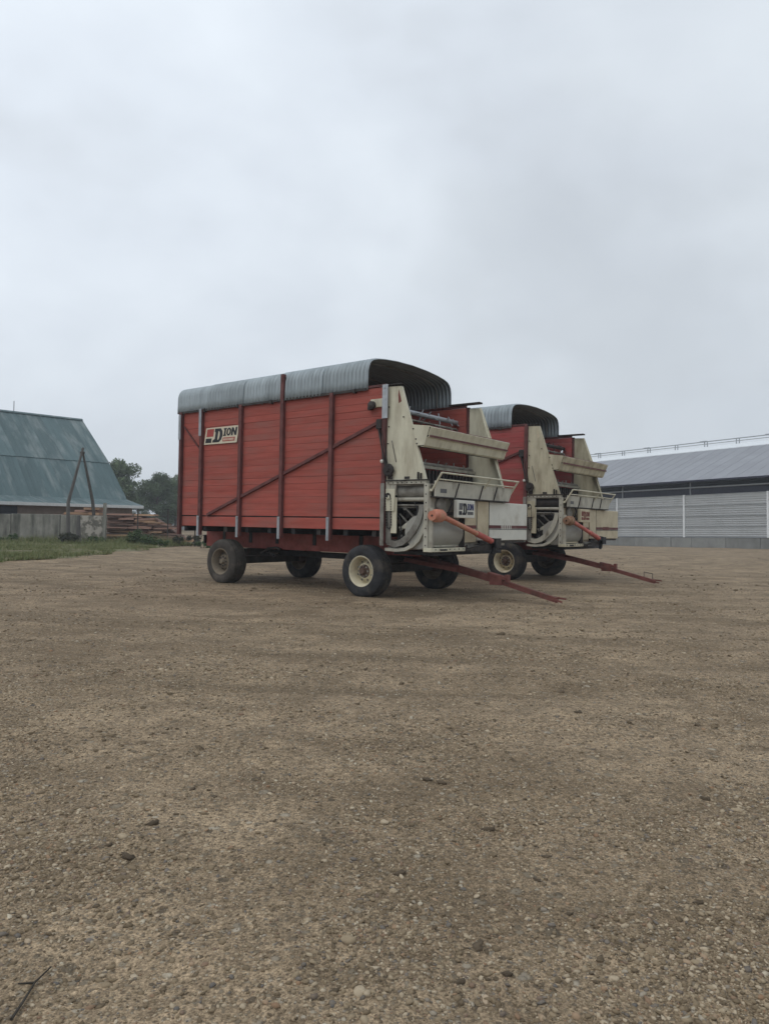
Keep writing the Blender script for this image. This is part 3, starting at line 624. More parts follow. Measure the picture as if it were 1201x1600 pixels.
bush('low weedy clump on the verge right of the round green bush', 250, 850, 35.8, .8, .35, M_BUSH, 36, 700)
bush('leafy green weeds low beside the rear wheel of the red wagon', 318, 846, 35.2, .9, .35, M_BUSH, 37, 700)

# grass verge: its edge runs away from the viewer, ragged
def verge_edge(y):
    y = np.asarray(y, float); return -10.9 + np.interp(y, [16, 20, 24, 30, 36, 41], [-1.2, -.5, .3, .1, .3, .9]) + .8 * vnoise(y * .8 + 30, y * 0 + 3, 41) + .5 * vnoise(y * 2.4 + 9, y * 0 + 9, 42)
vy = np.linspace(13, 41, 110); ve = verge_edge(vy); rows = []
for t in np.linspace(0, 1, 26):
    xx = ve + (-46 - ve) * t ** 1.6; rows.append(np.stack([xx, vy, gz(xx, vy) + .004 + .06 * sstep(0, .10, t) * (1 + vnoise(xx * 2, vy * 2, 44))], 1))
rows = np.array(rows); I2 = np.arange(26 * 110).reshape(26, 110)
vm_ = np_mesh('grass_verge', rows.reshape(-1, 3), np.stack([I2[:-1, :-1], I2[1:, :-1], I2[1:, 1:], I2[:-1, 1:]], -1).reshape(-1, 4))
link('grass_verge', vm_, M_TURF, kind='structure')
ng = 90000
gy = rng.uniform(16, 38, ng * 2); ge_ = verge_edge(gy) + .25; t = rng.random(ng * 2) ** 1.3; gx = ge_ - t * np.maximum(gy * .60 + ge_ + 2.5, 1.0)
d_in = ge_ - gx
dn = .5 + 1.2 * vnoise(gx * 1.2, gy * .9, 51) + .8 * vnoise(gx * 3.5, gy * 2.0, 52) - .55 * (1 - sstep(0, 1.8, d_in)) + .35 * sstep(33, 38, gy)
k = (rng.random(ng * 2) < np.clip(dn, .02, 1)); gx, gy = gx[k][:ng], gy[k][:ng]; ng = len(gx)
hgt = rng.uniform(.05, .17, ng) * (1 + 3.0 * sstep(34, 37.5, gy) * rng.random(ng)) * (1 + .9 * vnoise(gx * .9, gy * .9, 53)); a = rng.random(ng) * 2 * PI
bw = rng.uniform(.007, .016, ng); lean = rng.normal(0, .06, (ng, 2)) * (hgt / .1)[:, None]; z0 = gz(gx, gy) + .02
V = np.stack([np.stack([gx - np.cos(a) * bw, gy - np.sin(a) * bw, z0], 1), np.stack([gx + np.cos(a) * bw, gy + np.sin(a) * bw, z0], 1), np.stack([gx + lean[:, 0], gy + lean[:, 1], z0 + hgt], 1)], 1).reshape(-1, 3)
link('grass', np_mesh('grass', V, np.arange(ng * 3).reshape(ng, 3)), M_GRASS, kind='stuff')

# ---------------------------------------------------------------- right barn
rb = thing('livestock_barn', 'long grey livestock barn with ribbed metal wall, open eave and rails along its ridge', 'barn', (29.1, 54.3, 0), (0, .0197, math.atan2(.832, -.555)))
T0_, T1_ = -9.0, 29.0
bays = [-7.1 + .0, 0.0, 7.05, 13.85, 20.7, 27.6]
rows_z = [0.86, 1.70, 2.56, 3.43, 4.33]
# local y is towards the viewer
def cladding(x0, x1, z0, z1):
    mb = MB(); n = 5; pts = [(.0, z0)]
    hh = (z1 - z0)
    for i in range(n):
        za = z0 + hh * i / n; zb = z0 + hh * (i + 1) / n; q = (zb - za)
        pts += [(.0, za + q * .12), (.035, za + q * .24), (.035, za + q * .66), (.0, za + q * .82)]
    pts += [(0, z1 - .03), (.075, z1 - .028), (.075, z1)]
    pts2 = [(y, z) for y, z in pts]
    poly = pts2 + [(-.03, z1), (-.03, z0)]
    n_ = len(poly); vs = [(t_, y, z) for t_ in (x0, x1) for y, z in poly]
    fs = [(i, n_ + i, n_ + (i + 1) % n_, (i + 1) % n_) for i in range(n_)] + [tuple(range(n_)), tuple(range(2 * n_ - 1, n_ - 1, -1))]
    return mb.add(vs, fs)
for i in range(len(bays) - 1):
    for j in range(4):
        P('wall_panel', cladding(bays[i] + .09, bays[i + 1] - .09, rows_z[j], rows_z[j + 1] - .005), M_WALLP, rb)
for b in bays:
    if b > -8: P('wall_post', MB().box(b - .085, b + .085, -.05, .11, .80, 4.36, .01), M_WPOST, rb)
P('wall_panel', cladding(T0_, bays[0] - .09, .86, 4.32), M_WALLP, rb)
fe = [T0_, -5.5, -2.6, .6, 3.4, 6.4, 8.3, 9.0, 12.0, 15.2, 18.4, 21.6, 25, T1_]
for i in range(len(fe) - 1):
    P('foundation_panel', MB().box(fe[i] + .008, fe[i + 1] - .008, -.12, .05 + (.05 if i == 6 else 0), -.6, .80, .015), M_FOUND, rb)
P('sill_flashing', MB().box(T0_, T1_, -.1, .085, .803, .845), M_GUT, rb)
P('curtain', MB().box(T0_, T1_, -.30, -.25, 4.28, 4.90), M_CURT, rb)
P('curtain_pipe', MB().tube([(T0_, .02, 4.93), (T1_, .02, 4.93)], .06, 8), M_GUT, rb)
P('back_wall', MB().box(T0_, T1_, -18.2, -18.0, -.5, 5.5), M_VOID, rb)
P('end_wall', MB().prism([(-.3, -.5), (-.3, 4.2), (-.3, 5.4), (-9, 9.05), (-18, 5.3), (-18, -.5)], 'x', T1_ - .3, T1_ - .1), M_WALLP, rb)
P('end_wall', MB().prism([(-.3, -.5), (-.3, 4.2), (-.3, 5.4), (-9, 9.05), (-18, 5.3), (-18, -.5)], 'x', T0_ + .1, T0_ + .3), M_WALLP, rb)
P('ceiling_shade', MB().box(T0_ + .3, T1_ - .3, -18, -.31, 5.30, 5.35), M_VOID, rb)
for k in range(6): P('stanchion', MB().box(-7 + k * 6.8 - .04, -7 + k * 6.8 + .04, -.22, -.12, 4.30, 5.45), M_GUT, rb)
nr_ = 34; ew, rw = (.75, 5.50), (-9.0, 9.34)
dr = Vector((rw[0] - ew[0], rw[1] - ew[1])).normalized(); nn = Vector((dr.y, -dr.x)); nn = nn if nn.y > 0 else -nn
pw = (T1_ - T0_) / nr_; mb = MB()
for xx, hh in [(0, .012), (.04, .012), (.06, 0), (pw - .06, 0), (pw, 0.0)]:
    for (yy, zz) in (ew, rw):
        for th in (0, -.06): mb.v.append((xx, yy + nn.x * (hh + th), zz + nn.y * (hh + th)))
for i in range(4):
    q = i * 4; mb.f += [(q, q + 2, q + 6, q + 4), (q + 1, q + 5, q + 7, q + 3), (q, q + 4, q + 5, q + 1), (q + 2, q + 3, q + 7, q + 6)]
mb.f += [(0, 1, 3, 2), (16, 18, 19, 17)]
rme = mb.mesh('roof_panel'); rme.materials.append(M_ROOFG)
for k in range(nr_):
    o = link('roof_panel', rme, None, rb); o.location = (T0_ + k * pw, 0, 0)
P('rear_roof', MB().prism([(-9.02, 9.32), (-18.8, 5.5), (-18.8, 5.42), (-9.02, 9.22)], 'x', T0_, T1_), M_ROOFG, rb)
P('eave_trim', MB().box(T0_, T1_, .70, .80, 5.36, 5.49), M_CURT, rb)
P('ridge_skylight', MB().prism([(-8.05, 8.93), (-8.1, 9.06), (-9.0, 9.50), (-9.9, 9.06), (-9.95, 8.93)], 'x', T0_, T1_), M_RIDGE, rb)
for zz, r in ((9.70, .035), (9.93, .05)): P('ridge_rail', MB().tube([(T0_, -8.9, zz), (T1_, -8.9, zz)], r, 6), M_GUT, rb)
k = 0; x = T0_ + .6
while x < T1_:
    for dx in (0, .28): P('rail_post', MB().bar((x + dx, -8.9, 9.4), (x + dx, -8.9, 9.95), .07, .07, (0, 1, 0)), M_GUT, rb)
    if k % 2 == 0: P('rail_clamp', MB().box(x + .05, x + .75, -9.0, -8.8, 9.89, 10.02, .02), M_GUT, rb)
    x += 3.15; k += 1

# ---------------------------------------------------------------- forage wagons
W2 = 1.378
def logo(parent, origin, sdir, ndir, wdt, hgt, ink, sq, bar2, ink2, board=None, shear=.10):
    """the maker's sign: parallelogram board with square, block and lettering D ION"""
    o0, sv, nv = Vector(origin), Vector(sdir), Vector(ndir); zv = Vector((0, 0, 1))
    def pt(s, t, d): return o0 + sv * (s * wdt + (t - .5) * shear * hgt * 1.6) + zv * (t * hgt) + nv * d
    def poly(mb, pts, d0, d1):
        n = len(pts); mb.add([pt(s, t, d0) for s, t in pts] + [pt(s, t, d1) for s, t in pts], [tuple(range(n)), tuple(range(2 * n - 1, n - 1, -1))] + [(i, n + i, n + (i + 1) % n, (i + 1) % n) for i in range(n)])
    def ring(mb, A, B, d0, d1):
        n = len(A); mb.add([pt(s, t, d) for d in (d0, d1) for R in (A, B) for s, t in R],
            [(2 * n + i, 2 * n + (i + 1) % n, 3 * n + (i + 1) % n, 3 * n + i) for i in range(n)] + [(i, (i + 1) % n, 2 * n + (i + 1) % n, 2 * n + i) for i in range(n)] + [(n + i, n + (i + 1) % n, 3 * n + (i + 1) % n, 3 * n + i) for i in range(n)])
    if board: mb = MB(); poly(mb, [(0, 0), (1, 0), (1, 1), (0, 1)], 0, .012); b = P('sign_board', mb, board, parent); bpar = b
    else: bpar = parent
    e0, e1 = .012, .016
    mb = MB(); poly(mb, [(.05, .46), (.26, .46), (.26, .92), (.05, .92)], e0, e1); P('emblem', mb, sq, bpar)
    mb = MB(); poly(mb, [(.04, .10), (.22, .10), (.22, .36), (.04, .36)], e0, e1); P('emblem', mb, ink, bpar)
    mb = MB(); poly(mb, [(.57, .12), (.93, .12), (.93, .34), (.57, .34)], e0, e1); P('emblem', mb, bar2, bpar)
    mb = MB()
    ring(mb, [(.26, .10), (.46, .10), (.52, .25), (.545, .50), (.52, .76), (.46, .92), (.29, .92), (.29, .74), (.32, .70), (.32, .30), (.26, .24)],
             [(.40, .24), (.43, .24), (.45, .34), (.46, .50), (.45, .66), (.43, .76), (.40, .76), (.40, .70), (.40, .60), (.40, .40), (.40, .30)], e0, e1)
    P('lettering', mb, ink, bpar)
    mb = MB(); poly(mb, [(.565, .44), (.65, .44), (.65, .51), (.63, .51), (.63, .83), (.65, .83), (.65, .90), (.565, .90), (.565, .83), (.585, .83), (.585, .51), (.565, .51)], e0, e1)
    ring(mb, [(.70, .44), (.745, .44), (.787, .56), (.787, .78), (.745, .90), (.70, .90), (.658, .78), (.658, .56)], [(.705, .54), (.735, .54), (.745, .60), (.745, .74), (.735, .80), (.705, .80), (.698, .74), (.698, .60)], e0, e1)
    poly(mb, [(.80, .44), (.85, .44), (.85, .70), (.91, .44), (.96, .44), (.96, .90), (.91, .90), (.91, .64), (.85, .90), (.80, .90)], e0, e1)
    P('lettering', mb, ink2, bpar)

TYRE = [(.165, .262), (.185, .30), (.192, .35), (.186, .40), (.172, .44), (.155, .464), (.135, .474), (.118, .476), (.112, .466), (.098, .466), (.092, .479), (.058, .481), (.052, .470), (.040, .470), (.034, .482), (-.034, .482), (-.040, .470), (-.052, .470), (-.058, .481), (-.092, .479), (-.098, .466), (-.112, .466), (-.118, .476), (-.135, .474), (-.155, .464), (-.172, .44), (-.186, .40), (-.192, .35), (-.185, .30), (-.165, .262)]
tyre_mb = MB().lathe(TYRE, 56, close=True)
tyre_mb.v = [(x, y * (1 + .10 * max(0, -z - .33) / .15), max(z, -.474)) for x, y, z in tyre_mb.v]
TM = {}
def wheel(root, x, y, mt, mr, mh, label=None):
    if mt.name not in TM: TM[mt.name] = tyre_mb.mesh('tyre', True)
    me = TM[mt.name]
    if not me.materials: me.materials.append(mt)
    wh = link('wheel', me, None, root, label); wh.location = (x, y, .462); wh.rotation_euler = (0, random.uniform(0, .4), PI if y > 0 else 0)
    wh.rotation_euler[1] = 0
    rim = MB().lathe([(-.165, .258), (-.178, .266), (-.182, .282), (-.172, .288), (-.160, .284), (-.160, .262), (-.135, .248), (-.05, .235), (-.005, .225), (.005, .205), (-.04, .165), (-.075, .14), (-.075, .05), (-.06, .0)], 44)
    rim.lathe([(.165, .262), (.175, .285), (.16, .262), (.0, .225), (-.02, .2)], 32)
    P('rim', rim, mr, wh, smooth=True)
    hub = MB().lathe([(-.074, .125), (-.088, .118), (-.09, .062), (-.14, .054), (-.158, .045), (-.160, .0)], 24)
    hub.lathe([(.02, .11), (.16, .10), (.22, .06), (.3, .05)], 16)
    P('hub', hub, mh, wh, smooth=True)
    nuts = MB()
    for k in range(8):
        t = 2 * PI * k / 8; nuts.lathe([(-.085, .017), (-.115, .017), (-.118, .0)], 6, (math.cos(t) * .100, 0, math.sin(t) * .100))
        nuts.lathe([(-.058, .022), (-.060, .022), (-.061, 0)], 8, (math.cos(t + .39) * .172, 0, math.sin(t + .39) * .172))
    P('wheel_nuts', nuts, M_GREY if mh is M_HUB else M_DARK, wh, kind='stuff')
    return wh

def build_wagon(loc, rz, label, second):
    R = thing('forage_wagon', label, 'farm wagon', loc, (0, 0, rz), 'forage wagons parked on the gravel yard')
    red = M_RED2 if second else M_RED1; cream = M_CREAM2 if second else M_CREAM
    LEN = 5.86
    # ---- side boards
    nb = 18; z0 = 1.45; pit = (3.78 - z0) / nb; shared = []
    for k in range(3):
        mb = MB(); mb.box(-LEN, 0, -.0175, .0175, 0.0, pit - .0022, .0025); me = mb.mesh('board'); me.materials.append(red); shared.append(me)
    for k in range(nb):
        for s in (-1, 1):
            if second and s > 0 and k == 15:      # a board with a knocked-out knot the sky shows through
                P('board', MB().box(-LEN, -.325, -.0175 + 1.36, .0175 + 1.36, z0 + k * pit, z0 + (k + 1) * pit - .004), red, R)
                P('board', MB().box(-.255, 0, -.0175 + 1.36, .0175 + 1.36, z0 + k * pit, z0 + (k + 1) * pit - .004), red, R); continue
            o = link('board', shared[k % 3], None, R); o.location = (0, s * (1.36 + random.uniform(-.003, .003)), z0 + k * pit + random.uniform(-.001, .001)); o.rotation_euler = (random.gauss(0, .012), random.gauss(0, .0004), random.gauss(0, .0004))
    for s in (-1, 1): P('bottom_board', MB().box(-LEN, -.02, s * 1.342, s * 1.378, 1.215, 1.425, .005), red, R)
    P('top_rail', MB().box(-LEN, .0, -1.39, -1.335, 3.785, 3.83, .006), M_POST, R); P('top_rail', MB().box(-LEN, 0.0, 1.335, 1.39, 3.785, 3.83, .006), M_POST, R)
    P('rear_gate', MB().box(-LEN - .05, -LEN - .005, -1.36, 1.36, 1.2, 3.8), red, R)
    for s in (-1, 1): P('gap_blackout', MB().box(-LEN, -.02, s * 1.336, s * 1.345, 1.40, 1.47), M_BLACK, R)  # added dark strips stop light showing through the gap above the bottom boards
    P('floor', MB().box(-LEN, .3, -1.335, 1.335, 1.34, 1.41), M_WOODD, R)
    for k in range(9): P('cross_member', MB().box(-5.7 + k * .68 - .05, -5.7 + k * .68 + .05, -1.33, 1.33, 1.10, 1.335), M_BLACK, R)
    # ---- posts
    for i, x in enumerate((-5.825, -5.10, -3.81, -2.57, -1.26)):
        for s in (-1, 1):
            ztop = 4.28 if i == 3 and s < 0 and not second else 3.78
            P('post', MB().box(x - .042, x - .034, s * 1.382, s * 1.45, 1.02, ztop).box(x + .034, x + .042, s * 1.382, s * 1.45, 1.02, ztop).box(x - .033, x + .033, s * 1.436, s * 1.45, 1.02, ztop), M_POST, R)
            if s < 0:
                if i > 0: P('post_foot', MB().box(x - .055, x + .012, -1.462, -1.453, 1.0, 1.44).box(x - .055, x - .047, -1.452, -1.39, 1.0, 1.44).lathe([(0, .014), (-.012, .012), (-.013, 0)], 6, (x - .02, -1.463, 1.40)).lathe([(0, .014), (-.012, .012), (-.013, 0)], 6, (x - .02, -1.463, 1.06)), M_GALV, R)
                if i < 2: P('post_head', MB().box(x - .05, x + .03, -1.463, -1.453, 3.2 if i else 3.16, 3.80 if i else 3.72), M_GALV, R)
    if not second:
        P('wire_hook', MB().tube([(-2.57, -1.42, 4.24), (-2.50, -1.40, 4.2), (-2.42, -1.36, 4.19), (-2.36, -1.3, 4.22)], .008, 5), M_DARK, R)
    # front corner posts
    P('front_post', MB().box(-.03, .05, -1.455, -1.382, .98, 3.79, .006), M_POST, R)
    P('front_post', MB().box(-.03, .05, 1.382, 1.44, .98, 3.79, .006), M_POST, R)
    if not second:
        P('post_head', MB().box(-.02, .10, -1.47, -1.457, 3.2, 3.80).lathe([(0, .02), (-.01, .018), (-.011, 0)], 8, (.03, -1.471, 3.74)), M_GALV, R)
        P('bracket', MB().box(-.33, -.035, -1.42, -1.382, 3.42, 3.57, .006), cream, R)
        P('crank_motor', MB().lathe([(0, .075), (-.06, .07), (-.075, .04), (-.08, 0)], 14, (-.27, -1.425, 3.46)).box(-.36, -.30, -1.46, -1.385, 3.38, 3.44), M_DARK, R, smooth=True)
    P('post_foot', MB().box(-.025, .055, -1.47, -1.457, .95, 2.05), M_GREY, R)
    # ---- bracing
    P('diagonal_brace', MB().bar((-4.88, -1.398, 1.44), (-.11, -1.398, 3.14), .025, .06, (0, 1, 0)).bar((-4.88, -1.41, 1.468), (-.11, -1.41, 3.168), .045, .012, (0, 1, 0)), M_POST, R)
    P('rear_brace', MB().bar((-5.74, -1.398, 3.45), (-5.12, -1.398, 2.87), .02, .04, (0, 1, 0)), M_POST, R)
    P('tensioner', MB().box(-.17, -.04, -1.46, -1.385, 3.02, 3.2, .015).bar((-.12, -1.43, 3.08), (.10, -1.45, 2.24), .03, .055, (0, 1, 0)).bar((-.03, -1.45, 3.0), (.12, -1.46, 2.35), .012, .02, (0, 1, 0)), M_DARK, R)
    P('drive_sprocket', MB().lathe([(.03, .0), (.03, .10), (.0, .115), (-.03, .10), (-.03, .04), (-.06, .03), (-.062, 0)], 20, (.14, -1.46, 2.28)), M_DARK, R, smooth=True)
    P('lamp', MB().lathe([(0, .035), (-.02, .03), (-.035, .0)], 10, (-.01, -1.456, 2.44)), M_CHUTE, R, smooth=True)
    # ---- roof: corrugated sheets round an arch
    arch = [(-1.41, 3.76), (-1.405, 3.95), (-1.40, 4.12), (-1.375, 4.21), (-1.33, 4.275), (-1.25, 4.33), (-1.1, 4.37), (-.85, 4.405), (-.5, 4.435), (0, 4.45)]
    arch = arch + [(-y, z) for y, z in arch[-2::-1]]
    nrm = []
    for i in range(len(arch)):
        a, b = Vector(arch[max(i - 1, 0)]), Vector(arch[min(i + 1, len(arch) - 1)]); d = (b - a).normalized(); nrm.append(Vector((-d.y, d.x)))
    X0, X1 = -5.98, -.40; ns = 5; pitch = .092
    for k in range(ns):
        xa, xb = X0 + (X1 - X0) * k / ns - (.06 if k else 0), X0 + (X1 - X0) * (k + 1) / ns
        m_ = int((xb - xa) / pitch * 4); lift = .004 + .010 * (k % 2) ; Vr = []
        amp = (.005, .009, .012, .016, .017)[k]
        sag = (.0, -.006, .004, -.003, 0.01)[k]
        for i in range(m_ + 1):
            x = xa + (xb - xa) * i / m_; h = amp * math.cos(2 * PI * x / pitch) + lift
            for j, ((y, z), n) in enumerate(zip(arch, nrm)): Vr.append((x, y + n.x * h, z + n.y * h + sag * (1 if 3 < j < 15 else 0)))
        na = len(arch); Ia = np.arange(len(Vr)).reshape(-1, na)
        F = np.stack([Ia[:-1, :-1], Ia[:-1, 1:], Ia[1:, 1:], Ia[1:, :-1]], -1).reshape(-1, 4)
        me = np_mesh('roof_sheet', np.array(Vr), F); me.polygons.foreach_set('use_smooth', [True] * len(me.polygons))
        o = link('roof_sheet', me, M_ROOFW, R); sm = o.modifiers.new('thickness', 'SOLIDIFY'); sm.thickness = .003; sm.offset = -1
    P('roof_end', MB().prism([(y * .985, z - .02) for y, z in arch], 'x', X0 + .02, X0 + .05), M_ROOFW, R)
    for x in (-5.9, -4.6, -3.2, -1.8, -.75):
        mb = MB(); mb.tube([(x, y * .985, z - .03) for y, z in arch], .012, 6); P('roof_bow', mb, M_GREY, R)
    for x in (-5.0, -3.9, -2.9, -.7): P('roof_clip', MB().box(x - .02, x + .02, -1.45, -1.39, 3.72, 3.80), M_DARK, R)
    P('edge_angle', MB().box(-5.95, -.42, -1.432, -1.424, 3.745, 3.79), M_DARK, R)
    # ---- front side panels with hood
    pan = [(.06, 3.765), (.34, 3.75), (.61, 3.03), (.885, 2.10), (.055, 2.08)]
    for s in (-1, 1):
        a, b = (s * 1.39, s * 1.405)
        P('side_panel', MB().prism(pan, 'y', a, b).prism([(.34, 3.75), (.885, 2.10), (.86, 2.10), (.318, 3.75)], 'y', s * 1.33, s * 1.389), cream, R)
        P('hood_side', MB().prism([(.60, 3.05), (.97, 3.0), (.865, 2.69), (.71, 2.685)], 'y', s * 1.407, s * 1.417), cream, R)
        if s < 0:
            bl = MB()
            for (x, z) in ((.63, 2.98), (.69, 2.80), (.71, 2.72), (.10, 3.05), (.09, 2.75), (.10, 3.4), (.42, 3.2)): bl.lathe([(0, .014), (-.010, .013), (-.012, .0)], 6, (x, s * 1.418, z))
            P('bolt_heads', bl, M_DARK, R, kind='stuff')
            P('panel_scar', MB().prism([(.30, 3.70), (.36, 3.48), (.30, 3.45), (.285, 3.6)], 'y', -1.4065, -1.4055), M_INKBR if not second else M_TAN, R)
            P('latch', MB().bar((.17, -1.412, 2.80), (.27, -1.412, 2.42), .008, .025, (0, 1, 0)), M_GREY, R)
            P('hinge_plate', MB().box(.10, .20, -1.43, -1.407, 2.12, 2.21).box(.46, .56, -1.42, -1.407, 2.12, 2.16).box(.74, .765, -1.44, -1.407, 2.11, 2.23).box(.80, .82, -1.44, -1.407, 2.11, 2.21), M_DARK, R)
    P('panel_cap', MB().box(.04, .36, -1.43, -1.36, 3.785, 3.80), M_DARK, R)
    P('panel_cap', MB().box(-.40, .34, 1.30, 1.43, 3.835, 3.87), M_DARK, R)
    P('hood', MB().sheet([(.60, 3.045), (.965, 2.998), (.985, 2.985), (.972, 2.965), (.925, 2.862), (.945, 2.852), (.942, 2.83), (.91, 2.822), (.862, 2.69), (.84, 2.675), (.78, 2.68)], 'y', -1.404, 1.404, .012), cream, R)
    P('hood_stripe', MB().box(.950, .964, -1.39, 1.39, 2.826, 2.858), M_STRIPE, R)
    P('hood_edge', MB().tube([(.972, -1.40, 3.0), (.976, -.4, 2.995), (.975, .5, 3.0), (.972, 1.40, 2.998)], .012, 6), M_STRIPE, R)
    P('hood_back', MB().sheet([(.60, 3.03), (.55, 2.70), (.78, 2.67)], 'y', -1.38, 1.38, .01), M_DARK, R)
    # ---- beaters
    def beater(x, z, r, y0, y1, m, fingers, fin):
        mb = MB().tube([(x, y0, z), (x, y1, z)], r, 10); y = y0 + .12; k = 0
        while y < y1:
            t = k * 1.9; mb.bar((x, y, z), (x + math.cos(t) * fingers, y + fin, z + abs(math.sin(t)) * fingers), .014, .03, (0, 1, 0))
            mb.bar((x, y, z), (x - math.cos(t) * fingers, y + fin, z - abs(math.sin(t)) * fingers), .014, .03, (0, 1, 0)); y += .21; k += 1
        P('beater', mb, m, R)
    beater(-.22, 3.48, .045, -1.34, 1.33, M_GALV if not second else M_DARK, .11, 0)
    beater(-.20, 3.33, .022, -1.34, 1.31, M_GREY, .05, 0)
    beater(.05, 2.98, .05, -1.34, 1.33, M_DARK, .13, 0)
    beater(.15, 2.45, .055, -1.34, 1.33, M_GREY, .12, .02)
    P('beater_guard', MB().box(.22, .26, -1.335, 1.335, 2.38, 2.43), M_CREAMD, R)
    sl = MB()
    for k in range(22): sl.box(.20, .24, -1.30 + k * .12, -1.30 + k * .12 + .045, 2.02, 2.36)
    P('feed_slats', sl, M_DARK, R, kind='stuff')
    P('inner_bulkhead', MB().box(.0, .18, -1.335, 1.335, 1.42, 2.30), M_DARK, R)
    P('feed_deck', MB().box(.19, 1.04, -1.36, 1.36, 2.00, 2.03), M_GREY, R)
    # ---- near side gearbox housing
    s = -1
    P('housing_frame', MB().box(.06, .92, -1.425, -1.33, 2.03, 2.085).box(.88, .965, -1.425, -1.33, .93, 2.03).box(.06, .14, -1.42, -1.35, 1.70, 2.03).box(.14, .28, -1.41, -1.385, 1.84, 2.03), M_CREAMD, R)
    P('bearing_plate', MB().box(.062, .27, -1.432, -1.421, 1.56, 1.95, .004).lathe([(0, .045), (-.02, .04), (-.03, .02), (-.031, 0)], 12, (.13, -1.433, 1.80)), cream, R)
    P('housing_lip', MB().box(.04, .95, -1.445, -1.32, 2.088, 2.105), M_DARK, R)
    P('housing_back', MB().box(.06, .87, -1.06, -1.03, .93, 2.02), M_DARK, R)
    P('housing_floor', MB().box(.06, .87, -1.33, -1.06, .90, .93), M_GREY, R)
    P('roller_drum', MB().lathe([(.24, .0), (.24, .12), (.87, .125), (.87, .0)], 20, (0, -1.24, 1.905), 'x'), M_GREY if not second else M_DARK, R, smooth=True)
    mb = MB().lathe([(.24, .036), (.88, .036)], 12, (0, -1.33, 1.765), 'x')
    P('feed_shaft', mb, M_CREAMD, R, smooth=True)
    P('drive_rod', MB().tube([(.24, -1.34, 1.665), (.9, -1.34, 1.66)], .018, 6).tube([(.24, -1.30, 1.63), (.9, -1.30, 1.625)], .012, 6), M_GREY, R)
    P('cover_plate', MB().box(.17, .30, -1.415, -1.395, 1.17, 1.80, .006), cream, R)
    P('chain_guard', MB().box(.05, .165, -1.40, -1.36, .98, 1.69, .01), M_GREY, R)
    P('sprocket', MB().lathe([(.02, .0), (.02, .06), (-.02, .06), (-.02, .025), (-.04, .02), (-.041, .0)], 14, (.12, -1.43, 1.82)), M_DARK, R)
    def arcband(name, outer, inner, y0, y1, m):
        n = len(outer); mb = MB(); V = []
        for y in (y0, y1):
            V += [(x, y, z) for x, z in outer] + [(x, y, z) for x, z in inner]
        fs = []
        for i in range(n - 1):
            fs += [(i, i + 1, n + i + 1, n + i), (2 * n + i, 3 * n + i, 3 * n + i + 1, 2 * n + i + 1), (i, 2 * n + i, 2 * n + i + 1, i + 1), (n + i, n + i + 1, 3 * n + i + 1, 3 * n + i)]
        fs += [(0, n, 3 * n, 2 * n), (n - 1, 3 * n - 1, 4 * n - 1, 2 * n - 1)]
        mb.add(V, fs); P(name, mb, m, R, smooth=True)
    arcband('curved_shield', [(.86, 1.66), (.845, 1.53), (.79, 1.36), (.69, 1.19), (.56, 1.05), (.42, .965), (.25, .925), (.08, .965)], [(.76, 1.66), (.745, 1.55), (.69, 1.41), (.60, 1.27), (.49, 1.15), (.38, 1.07), (.25, 1.03), (.13, 1.06)], -1.395, -1.2, M_GREY if not second else M_CREAMD)
    arcband('housing_flange', [(.965, 1.62), (.95, 1.45), (.89, 1.22), (.80, 1.06), (.68, .95), (.50, .87), (.30, .85), (.06, .86)], [(.915, 1.62), (.90, 1.47), (.84, 1.26), (.75, 1.10), (.64, 1.0), (.48, .925), (.30, .90), (.06, .91)], -1.42, -1.34, M_CREAMD)
    P('tension_lever', MB().prism([(.32, 1.22), (.52, 1.30), (.70, 1.46), (.72, 1.50), (.60, 1.45), (.48, 1.38), (.32, 1.27)], 'y', -1.33, -1.30).box(.30, .46, -1.34, -1.28, 1.26, 1.29), M_CREAMD, R)
    P('gear', MB().lathe([(.02, 0), (.02, .13), (-.02, .13), (-.02, .04), (-.05, .035), (-.051, 0)], 22, (.42, -1.20, 1.22)).lathe([(.02, 0), (.02, .09), (-.02, .09), (-.02, 0)], 18, (.62, -1.16, 1.52)).lathe([(.02, 0), (.02, .07), (-.02, .07), (-.02, 0)], 18, (.34, -1.16, 1.50)), M_DARK, R)
    P('oil_hose', MB().tube([(.30, -1.25, 1.14), (.34, -1.3, 1.0), (.46, -1.3, 1.02), (.55, -1.26, 1.14), (.60, -1.2, 1.3)], .018, 6), M_GREY, R, smooth=True)
    def chain(pts, r, y):
        mb = MB(); pts = [Vector((x, y, z)) for x, z in pts]
        for a, b in zip(pts, pts[1:] + pts[:1]):
            n = max(1, int((b - a).length / .045))
            for i in range(n):
                p0, p1 = a.lerp(b, i / n), a.lerp(b, (i + .8) / n); mb.bar(p0, p1, .016, r, (0, 1, 0))
        return mb
    P('roller_chain', chain([(.30, 1.50), (.36, 1.58), (.62, 1.62), (.70, 1.52), (.52, 1.18), (.42, 1.09), (.32, 1.15)], .02, -1.20), M_DARK, R)
    P('roller_chain', chain([(.12, 1.88), (.06, 1.80), (.10, 1.28), (.16, 1.24), (.19, 1.30), (.18, 1.80)], .02, -1.425), M_DARK, R)
    P('idler_arm', MB().bar((.40, -1.27, 1.62), (.74, -1.27, 1.30), .02, .05, (0, 1, 0)).lathe([(.02, 0), (.02, .05), (-.03, .05), (-.03, 0)], 12, (.74, -1.28, 1.30)).lathe([(.02, 0), (.02, .045), (-.03, .045), (-.03, 0)], 12, (.40, -1.28, 1.62)), M_GREY, R)
    P('gear_case', MB().box(.40, .70, -1.18, -1.07, 1.28, 1.50, .03).lathe([(0, .06), (-.07, .05), (-.08, 0)], 14, (.55, -1.18, 1.40)), M_DARK, R)
